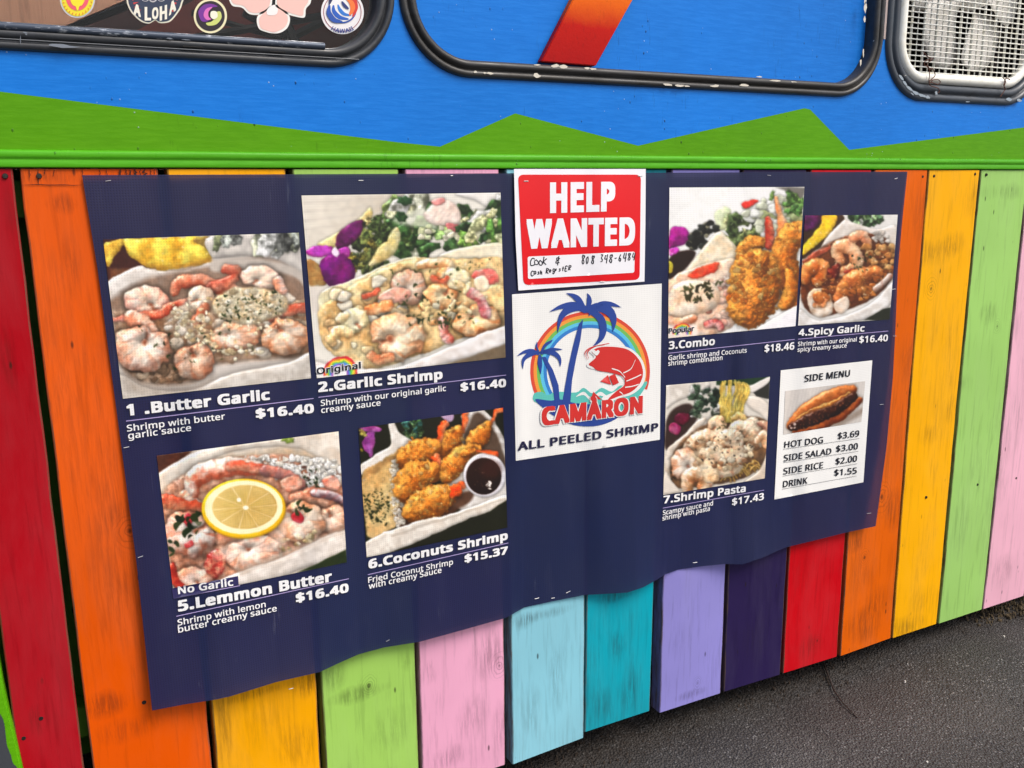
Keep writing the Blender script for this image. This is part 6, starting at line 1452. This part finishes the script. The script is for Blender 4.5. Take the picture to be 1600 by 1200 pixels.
for i in range(26):
    a = math.radians(i*360/26); p0, p1 = [wall((121+math.cos(a+da)*r*.92, -2+math.sin(a+da)*r), YG-.0012) for da, r in ((-.05, 22), (.05, 25.5))]
    p2 = wall((121+math.cos(a-.06)*23.6, -2+math.sin(a-.06)*26), YG-.0012); bm.faces.new([bm.verts.new((q[0], YG-.0012, q[1])) for q in (p0, p1, p2)])
adopt(bm_obj('rim_letters', bm, plain('sticker_ink', (222, 130, 30), .4)), s1)
s2 = sticker(242, 0, 'navy shield sticker with white ALOHA letters on the window glass')
SH = [(196, -30), (197.5, 0), (202, 14), (209, 24), (221, 34), (232, 37), (238, 34.5), (243, 32), (248, 35.5), (257, 36), (267, 33), (278, 20), (285, 5), (288, -30)]
sdisc('backing', SH, (232, 226, 206), 0, s2); sdisc('field', [((x-242)*.94+242, (y-0)*.94) for x, y in SH], (44, 56, 82), 1, s2)
for i in range(5):
    for sg in (-1, 1):
        x = 242+sg*(38-i*2); sdisc('ray_mark', [(x, -8+i*6), (x+sg*-9, -9+i*6), (x-sg*1, -5+i*6)], (206, 60, 62), 2, s2, smooth=False)
for i, x in enumerate((227, 239, 252)): sdisc('ring_mark', circ(x, -2+abs(i-1)*-1, 6.2, 5.5), (206, 206, 206), 2, s2); sdisc('ring_mark', circ(x, -2, 4.2, 3.6), (90, 96, 110), 3, s2)
for ch, a, b_, h in (('A', (208.5, 22), (220, 26), 16), ('L', (226, 31), (236, 31), 19), ('O', (237.5, 29.5), (247.5, 28), 16), ('H', (249.5, 31.5), (261, 28.5), 20), ('A', (264, 24), (275, 15), 17)): stext(ch, a, b_, h, (240, 236, 222), 4, s2, .05)
s3 = sticker(328.7, 25, 'round black sticker with a purple and yellow swirl on the window glass')
sdisc('backing', circ(328.7, 25, 26, 27), (236, 228, 186), 0, s3); sdisc('field', circ(328.7, 25, 22.5, 23.5), (34, 18, 34), 1, s3)
sdisc('swirl_mark', [(313, 30), (310, 18), (318, 8), (330, 6), (340, 10), (330, 12), (323, 18), (322, 26), (326, 32), (318, 34)], (116, 40, 150), 2, s3); sdisc('swirl_mark', [(318, 24), (322, 14), (332, 11), (326, 18), (326, 26), (330, 30), (323, 31)], (220, 110, 190), 3, s3)
sdisc('swirl_mark', [(344, 18), (346, 28), (338, 38), (326, 40), (322, 36), (330, 34), (336, 28), (337, 20)], (206, 214, 120), 2, s3); sdisc('swirl_mark', [(330, 18), (338, 18), (340, 26), (334, 30), (329, 26)], (240, 240, 220), 4, s3)
s4 = sticker(424, 10, 'large pale pink hibiscus flower sticker on the window glass')
for P in ([(418, 12), (402, 26), (404, 44), (416, 50), (426, 52), (438, 51), (450, 42), (452, 24), (434, 8)], [(424, 10), (408, 22), (390, 22), (378, 12), (362, 8), (358, -12), (380, -25), (420, -20)], [(430, 8), (444, 20), (462, 26), (476, 27), (478, 14), (486, 2), (480, -20), (440, -20)]): sdisc('petal_backing', P, (240, 238, 232), 0, s4)
for P in ([(421, 14), (406, 27), (407, 43), (418, 48), (430, 50), (446, 41), (449, 25), (433, 12)], [(421, 8), (407, 19), (391, 19), (380, 9), (364, 5), (362, -10), (382, -22), (418, -16)], [(433, 6), (446, 17), (463, 23), (473, 24), (475, 13), (482, 0), (476, -18), (440, -16)]): sdisc('petal', P, (240, 196, 186), 1, s4)
for P in ([(427, 8), (418, 14), (417, 22), (424, 24), (432, 22), (434, 14)],): sdisc('petal_heart', P, (246, 240, 238), 2, s4)
s5 = sticker(535, 19, 'round white HAWAII sticker with a red and blue wave, rightmost on the window glass')
sdisc('backing', circ(535, 19, 33.5, 34.5), (236, 234, 236), 0, s5); sdisc('field', circ(535, 14, 22.5, 22.5), (24, 78, 170), 2, s5)
bm = bmesh.new()
for i in range(40):
    a0, a1 = math.radians(i*9), math.radians(i*9+9.2)
    bm.faces.new([bm.verts.new((q[0], YG-.0005, q[1])) for q in [wall((535+math.cos(a)*r, 19+math.sin(a)*r*1.02), YG-.0005) for a, r in ((a0, 29.8), (a1, 29.8), (a1, 28.8), (a0, 28.8))]])
adopt(bm_obj('rim_line', bm, plain('sticker_ink', (150, 40, 60), .4)), s5)
sdisc('inner_field', circ(535, 13, 20.5, 21), (238, 238, 240), 3, s5)
def stroke(pts_, w, c, k):
    Q = catmull(pts_, False, 6); g_ = np.gradient(Q, axis=0); g_ /= np.linalg.norm(g_, axis=1)[:, None]+1e-9; nn = np.stack([-g_[:, 1], g_[:, 0]], 1)*w*np.sin(np.linspace(.25, 2.9, len(Q)))[:, None]
    sdisc('wave_mark', list(Q+nn)+list((Q-nn)[::-1]), c, k, s5, smooth=False)
stroke([(524, -8), (538, -9), (551, -1), (556, 12), (551, 26)], 4.2, (214, 50, 40), 4); stroke([(540, -4), (549, 4), (551, 14), (546, 24)], 4.0, (240, 120, 50), 5)
stroke([(515, 6), (519, -4), (530, -7), (543, -3)], 3.6, (30, 40, 90), 4); stroke([(515, 8), (514, 20), (522, 31), (535, 34)], 4.2, (24, 78, 170), 4)
stroke([(521, 8), (522, 18), (531, 27), (545, 30)], 3.4, (24, 90, 190), 4); stroke([(528, 7), (531, 15), (538, 22), (549, 24)], 2.8, (40, 120, 210), 4); stroke([(534, 2), (539, 9), (545, 14)], 2.4, (30, 50, 120), 6)
stext('HAWAII', (521, 46), (549, 46), 6.4, (30, 60, 140), 4, s5, .02, arc=(535, 17, 34.5, 122, 58))
